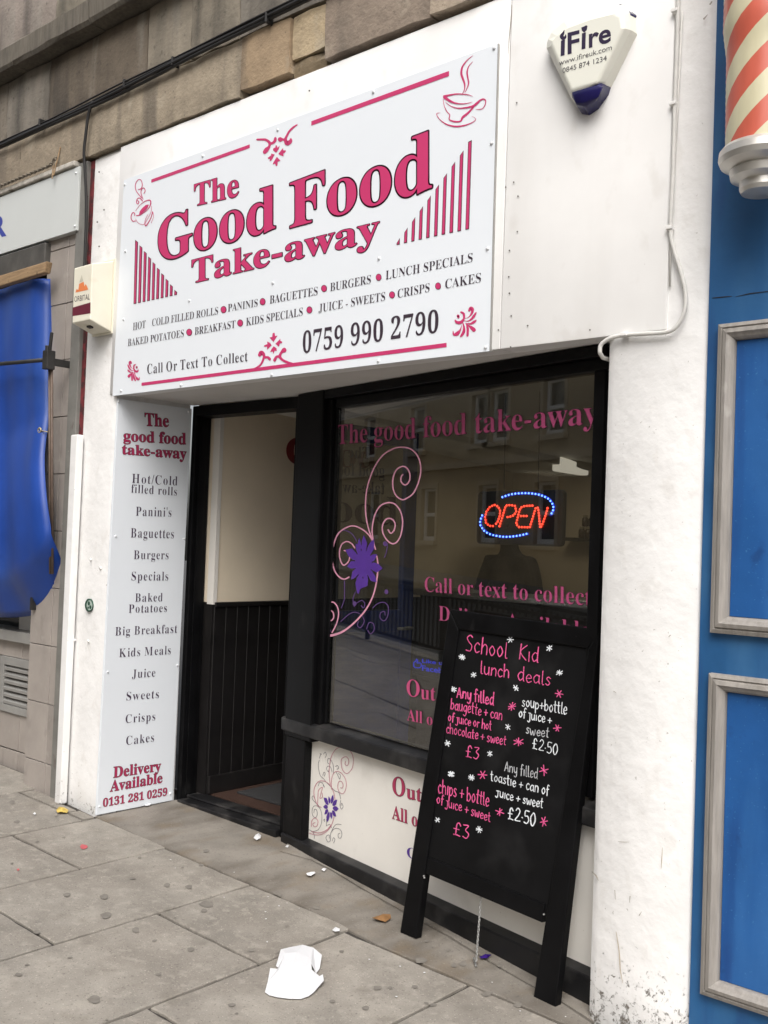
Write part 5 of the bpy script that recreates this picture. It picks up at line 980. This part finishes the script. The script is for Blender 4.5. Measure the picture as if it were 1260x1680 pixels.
# helical grid: columns follow the stripes so their edges are clean
for j in range(NZ+1):
    z = z0 + (z1-z0)*j/NZ
    for i in range(K):
        t = 2*math.pi*i/K + 2*math.pi*(z-z0)/PITCHZ
        vs_.append((cx_ + rad(z)*math.cos(t), cy_ + rad(z)*math.sin(t), z))
for j in range(NZ):
    for i in range(K):
        mb.add([], []); mb.f.append([j*K+i, j*K+(i+1) % K, (j+1)*K+(i+1) % K, (j+1)*K+i]); mb.mi.append(0 if (i//(K//(2*ST))) % 2 else 1)
mb.v = [Vector(q) for q in vs_]; mb.build('striped_cylinder', [pole_red, pole_crm], bpole, smooth=True)
mb = MB(); mb.lathe((cx_, cy_, 0), [(.06, 2.705), (.112, 2.70), (.122, 2.688), (.124, 2.668), (.118, 2.652), (.095, 2.640), (.088, 2.636), (.092, 2.630), (.088, 2.610), (.070, 2.602), (.062, 2.598), (.062, 2.578), (.056, 2.566), (.02, 2.560)], 48); ec = mb.build('end_cap', pole_cap, bpole, smooth=True); ec.data.set_sharp_from_angle(angle=R(25))
mb = MB(); mb.lathe((cx_, cy_, 0), [(.11, 3.98), (.13, 4.0), (.13, 4.06), (.09, 4.09), (.06, 4.14), (.02, 4.16)], 40); mb.build('top_cap', pole_cap, bpole, smooth=True)
mb = MB(); mb.box(cx_-.03, cx_+.03, cy_+.06, .02, 4.01, 4.05); mb.box(cx_-.02, cx_+.02, cy_+.05, .02, 2.66, 2.685); mb.build('bracket', pole_cap, bpole, bevel=.004)

# ------------------------------------------------------------------ things inside the shop
mb = MB(); mb.box(-4.45, -3.80, .78, 1.55, .03, .042); mb.build('doormat', mat_m, label='grey doormat on the dark floor just inside the doorway', cat='doormat', bevel=.004)
ct = thing('serving_counter', 'serving counter with steel top across the back of the shop', 'counter', (-2.9, 2.6, .03))
mb = MB(); mb.box(-4.45, -.6, 2.38, 2.62, .03, 1.14); mb.build('counter_front', counter_m, ct)
mb = MB(); mb.box(-4.48, -.58, 2.33, 2.70, 1.14, 1.185); mb.build('counter_top', steel_top, ct, bevel=.006)
for (x, y, r_, h) in ((-4.32, 2.42, .03, .06), (-4.12, 2.44, .022, .07), (-3.95, 2.44, .024, .06)): pass
mb = MB(); mb.box(-4.0, -2.6, 3.44, 3.62, 1.555, 1.58); sh = mb.build('wall_shelf', wain_m, label='dark wall shelf holding brown jars at the back of the shop', cat='shelf')
j0 = None
spots = [(-3.86+.055*i, 3.52, 1.58) for i in range(5)] + [(-3.84+.055*i, 3.53, 1.665) for i in range(3)]
labs = ['brown jar on the back shelf, ' + s for s in ('first from the left in the bottom row', 'second from the left in the bottom row', 'in the middle of the bottom row', 'fourth from the left in the bottom row', 'at the right end of the bottom row', 'at the left of the upper row', 'in the middle of the upper row', 'at the right of the upper row')]
for (x, y, z), lb in zip(spots, labs):
    if j0 is None:
        j0 = thing('jar', lb, 'jar', (x, y, z), 'jars on the back shelf')
        mb = MB(); mb.lathe((x, y, z), [(.02, 0), (.024, .004), (.024, .055), (.017, .066)], 14); mb.build('jar_body', jar_m, j0, smooth=True)
        mb = MB(); mb.lathe((x, y, z), [(.018, .066), (.018, .082), (.016, .084)], 14); mb.build('jar_lid', lid_m, j0)
    else:
        r = j0.copy(); COL.objects.link(r); r.location = (x, y, z); r['label'] = lb
        for ch in list(j0.children): c = ch.copy(); COL.objects.link(c); c.parent = r
lt = thing('ceiling_light', 'lit white tube light on the shop ceiling', 'ceiling light', (-4.0, 2.9, 2.08)); mb = MB(); mb.box8([(-3.78, 2.95, 2.03), (-3.71, 2.95, 2.03), (-3.66, 3.25, 2.02), (-3.73, 3.25, 2.02), (-3.78, 2.95, 2.13), (-3.71, 2.95, 2.13), (-3.66, 3.25, 2.10), (-3.73, 3.25, 2.10)]); mb.build('light_cover', tube_glow, lt, bevel=.01)
la = bpy.data.lights.new('interior_fill_lamp', 'AREA'); la.energy = 1.2; la.color = (1, .88, .68); la.shape = 'RECTANGLE'; la.size = .25; la.size_y = .5  # warm fill lamp added near the tube to brighten the shop interior
lo = bpy.data.objects.new('interior_fill_lamp', la); COL.objects.link(lo); lo.parent = lt; lo.location = Vector((-3.7, 2.75, 2.0)) - LOC[lt]
# a person behind the counter, back to the window, in a dark jacket
def skinned(name, joints, edges, mat, parent, sub=2):
    base = LOC[parent]; me = bpy.data.meshes.new(name); me.from_pydata([tuple(Vector(p) - base) for p, r in joints], edges, []); o = bpy.data.objects.new(name, me); COL.objects.link(o); o.parent = parent
    o.modifiers.new('skin', 'SKIN'); 
    for i, (p, r) in enumerate(joints):
        sv = me.skin_vertices[0].data[i]; sv.radius = r if isinstance(r, tuple) else (r, r); sv.use_root = (i == 0)
    s_ = o.modifiers.new('sub', 'SUBSURF'); s_.levels = sub; s_.render_levels = sub; me.materials.append(mat); LOC[o] = base; return o
px, py = -4.12, 2.98
pn = thing('person', 'person in a dark jacket standing behind the counter under the OPEN sign', 'person', (px, py, .03))
J = [((px, py, .92), (.16, .12)), ((px, py, 1.15), (.17, .12)), ((px, py+.01, 1.34), (.20, .12)), ((px, py, 1.43), (.10, .085)), ((px, py-.02, 1.50), .06), ((px, py-.03, 1.58), (.075, .09)), ((px, py-.03, 1.67), (.07, .085)),
     ((px-.17, py, 1.37), .072), ((px-.25, py-.02, 1.12), .055), ((px-.22, py-.18, .98), .042), ((px+.17, py, 1.37), .072), ((px+.25, py-.02, 1.12), .055), ((px+.22, py-.18, .98), .042),
     ((px-.10, py, .85), .095), ((px-.11, py-.01, .50), .07), ((px-.11, py+.02, .12), .05), ((px-.12, py-.10, .07), .04), ((px+.10, py, .85), .095), ((px+.11, py-.01, .50), .07), ((px+.11, py+.02, .12), .05), ((px+.12, py-.10, .07), .04)]
skinned('person_body', J, [(0,1),(1,2),(2,3),(3,4),(4,5),(5,6),(2,7),(7,8),(8,9),(2,10),(10,11),(11,12),(0,13),(13,14),(14,15),(15,16),(0,17),(17,18),(18,19),(19,20)], jacket_m, pn)
mb = MB(); mb.lathe((px, py-.02, 1.55), [(.01, .165), (.06, .155), (.092, .11), (.096, .05), (.085, .0), (.06, -.03), (.02, -.035)], 20); mb.build('person_hair', hair_m, pn, smooth=True)
mb = MB()
for s in (-1, 1):
    c = Vector((px+s*.22, py-.20, .97)); mb.tube([c, c+Vector((0, -.07, -.03))], [.03, .036], 8)
    for f in range(4): mb.tube([c+Vector((-.03+.02*f, -.07, -.03)), c+Vector((-.032+.021*f, -.12, -.04)), c+Vector((-.032+.021*f, -.15-.008*(f in (1, 2)), -.065))], [.010, .009, .007], 6)
    mb.tube([c+Vector((-s*.03, -.03, -.01)), c+Vector((-s*.055, -.07, -.03))], [.011, .008], 6)
mb.build('person_hand', skin_m, pn, smooth=True)

# ------------------------------------------------------------------ litter
pp = MB()
zq = lambda *p: Z(410, 1540, 8.4)(p)
def gp(x, y, h): return GROUND.at(x, y, h)
P_ = {k: gp(*zq((x, y))[0], .006 + (h-.004)*1.35*(.6 if k in 'klm' else 1)) for k, (x, y, h) in dict(a=(205,760,.004), b=(240,660,.010), c=(275,490,.016), d=(375,480,.012), e=(385,460,.012), f=(355,440,.012), g=(420,240,.018), h=(530,182,.012), i=(720,185,.020), j=(870,205,.016), k=(990,270,.012), l=(960,440,.006), m=(910,500,.004), n=(840,430,.018), o=(815,365,.020), p=(850,505,.014), q=(955,570,.010), r=(1000,578,.016), s=(1015,640,.012), t=(880,770,.006), u=(810,820,.005), v=(700,853,.004), w=(540,850,.004), x=(380,830,.004), y=(260,800,.004), z=(480,320,.024), A=(640,320,.026), B=(600,500,.024), C=(720,600,.016), D=(750,510,.020), E=(380,560,.020), F=(340,640,.012)).items()}
names = list(P_); idx = {k: i for i, k in enumerate(names)}
pp.add([P_[k] for k in names], [[idx[c] for c in f] for f in ('abFy', 'bcdE', 'bEF', 'dezE', 'efz', 'fgz', 'ghz', 'hiAz', 'ijoA', 'jklm', 'jmno', 'zAB', 'zBE', 'AoD', 'AonD', 'ABD', 'BDC', 'npD', 'pqC', 'DpC', 'qrst', 'qtC', 'CtuvwB', 'BwxE', 'ExyF')])
po = pp.build('food_wrapper', paper_m, label='unfolded white cardboard food tray lying on the flagstones', cat='litter', recalc=True)
sm = po.modifiers.new('thickness', 'SOLIDIFY'); sm.thickness = .0012
mb = MB()
q = zq((412, 797), (548, 808), (550, 820), (412, 808)); mb.add([gp(x, y, .0062) for x, y in q], [(0, 1, 2, 3)]); mb.build('slot', cable_b, po)
def scrap(pts, label, mat=paper_m, cat='litter', name='paper_scrap', h=.006, fold=.012):
    mb = MB(); n = len(pts); c = (sum(p[0] for p in pts)/n, sum(p[1] for p in pts)/n)
    mb.add([gp(x, y, h + random.uniform(0, fold*.6)) for x, y in pts] + [gp(*c, h + fold)], [(i, (i+1) % n, n) for i in range(n)])
    o = mb.build(name, mat, label=label, cat=cat, recalc=False); s_ = o.modifiers.new('thickness', 'SOLIDIFY'); s_.thickness = .001; return o
scrap([(416,1378),(419,1373),(424,1371),(428,1373),(427,1378),(421,1381)], 'crumpled white paper scrap just outside the doorway')
scrap([(502,1437),(508,1434),(516,1434),(517,1437),(510,1441),(504,1440)], 'flat white paper scrap on the concrete, the largest near the window plinth')
scrap([(527,1430),(531,1427),(535,1428),(532,1432)], 'tiny white paper chip close to the window plinth', fold=.006)
scrap([(545,1529),(550,1526),(557,1528),(557,1532),(549,1533)], 'small white paper scrap at the slab corner above the food tray')
scrap([(468,1392),(471,1389),(474,1390),(472,1393)], 'tiny white paper chip at the foot of the black window post', fold=.005)
scrap([(236,1322),(242,1320),(248,1320),(246,1323),(239,1324)], 'white paper chip below the menu panel', fold=.004)
scrap([(54,1337),(57,1335),(59,1337),(57,1339)], 'tiny white paper chip on the flags by the tiled pilaster', fold=.004)
scrap([(610,1512),(618,1507),(628,1506),(640,1507),(641,1511),(632,1516),(620,1515)], 'curled brown dead leaf beside the chalkboard leg', leaf_br, 'leaf', 'dead_leaf', .006, .02)
scrap([(92,1333),(97,1329),(104,1328),(112,1331),(110,1336),(100,1337),(94,1337)], 'yellow leaf on the pavement at the foot of the white boxed pipe', leaf_ye, 'leaf', 'dead_leaf', .006, .02)
scrap([(786,1574),(794,1570),(800,1572),(806,1571),(800,1576),(790,1577)], 'purple foil wrapper under the chalkboard next to its chain', purple_foil, 'litter', 'foil_wrapper', .006, .012)
mb = MB()
bits = [(0,0)]
for i in range(22):
    a = random.uniform(.6, 3.0); b = -abs(random.gauss(0, .45)) + .12 - .18*max(0, a-1.6)*0
    s = random.uniform(.002, .005); t0 = random.random()*6
    if b > .02 and a > 2.2: b = -.05
    mb.add([GROUND.w(a + s*math.cos(t0+t)*random.uniform(.6, 1.3), b + s*math.sin(t0+t), .0065) for t in (0, 1.3, 2.6, 4, 5.2)], [(0, 1, 2, 3, 4)])
mb.build('paper_fragment', paper_m, pavement, kind='stuff')

# ------------------------------------------------------------------ across the street: what the window reflects
opp = thing('opposite_tenement', 'sandstone tenement across the street with white sash windows, seen in the glass', 'building', (-24, -13.4, 0))
wins = [(-26.6, 1.58, 3.2), (-23.2, 1.58, 3.2), (-20.45, 1.58, 3.2), (-30.5, 1.58, 3.2), (-17, 1.58, 3.2), (-34.5, 1.58, 3.2), (-13.5, 1.58, 3.2), (-38.5, 1.58, 3.2), (-23.75, 4.4, 5.85), (-22.75, 4.4, 5.85), (-20.2, 4.4, 5.85), (-27.5, 4.4, 5.85), (-31, 4.4, 5.85), (-17, 4.4, 5.85), (-35, 4.4, 5.85), (-13.5, 4.4, 5.85)]
W2 = .46
mb = MB(); 
def wall_bands(mb, x0, x1, y, bands):
    for z0, z1, ws in bands:
        xs = [x0]
        for c in sorted(ws): xs += [c-W2, c+W2]
        xs.append(x1)
        for a, b in zip(xs[::2], xs[1::2]): mb.box(a, b, y-.5, y, z0, z1)
wall_bands(mb, -48, 2, -13, [(-.5, 1.58, []), (1.58, 3.2, [q[0] for q in wins if q[1] < 2]), (3.2, 4.4, []), (4.4, 5.85, [q[0] for q in wins if q[1] > 2]), (5.85, 11.5, [])]); mb.build('stone_facade', opp_stone, opp)
mb = MB(); mb.box(-48, 2, -13.0, -12.9, 3.75, 3.95); mb.box(-48, 2, -13, -12.7, 11.5, 11.8); mb.build('string_course', opp_trim, opp)
for x, z0, z1 in wins:
    mb = MB(); mb.box(x-W2-.12, x-W2, -12.998, -12.96, z0-.1, z1+.14); mb.box(x+W2, x+W2+.12, -12.998, -12.96, z0-.1, z1+.14); mb.box(x-W2, x+W2, -12.998, -12.96, z1, z1+.14); mb.box(x-W2-.16, x+W2+.16, -12.997, -12.85, z0-.14, z0); wn = mb.build('window', opp_trim, opp)
    mb = MB(); zm = (z0+z1)/2
    for a, b, c, d in ((x-W2, x-W2+.12, z0, z1), (x+W2-.12, x+W2, z0, z1), (x-W2+.12, x+W2-.12, z0, z0+.13), (x-W2+.12, x+W2-.12, z1-.08, z1), (x-W2+.12, x+W2-.12, zm-.055, zm+.055)): mb.box(a, b, -13.16, -13.10, c, d)
    mb.build('sash_frame', sash_m, wn)
    mb = MB(); mb.box(x-W2, x+W2, -13.2, -13.18, z0, z1); mb.build('pane', dark_glass, wn)
rl = thing('pedestrian_railing', 'black pedestrian guard railing along the kerb', 'railing', (-9.5, -3.45, .1))
x0, x1 = -17.0, -3.2
mb = MB()
for z in (.82, .74, .12): mb.box8([(x0, -3.475, gz(x0)+z), (x1, -3.475, gz(x1)+z), (x1, -3.435, gz(x1)+z), (x0, -3.435, gz(x0)+z), (x0, -3.475, gz(x0)+z+.035), (x1, -3.475, gz(x1)+z+.035), (x1, -3.435, gz(x1)+z+.035), (x0, -3.435, gz(x0)+z+.035)])
mb.build('rail', iron_m, rl)
b0 = None; x = x0+.1
while x < x1:
    if b0 is None: mb = MB(); mb.tube([(x, -3.455, gz(x)+.13), (x, -3.455, gz(x)+.80)], .011, 6); b0 = mb.build('bar', iron_m, rl); xb = x
    else: q = b0.copy(); COL.objects.link(q); q.location = Vector((x-xb, 0, gz(x)-gz(xb)))
    x += .105
p0 = None; x = x0
while x <= x1:
    if p0 is None: mb = MB(); mb.box(x-.025, x+.025, -3.48, -3.43, gz(x)-.05, gz(x)+.9); p0 = mb.build('post', iron_m, rl); xb = x
    else: q = p0.copy(); COL.objects.link(q); q.location = Vector((x-xb, 0, gz(x)-gz(xb)))
    x += 1.97
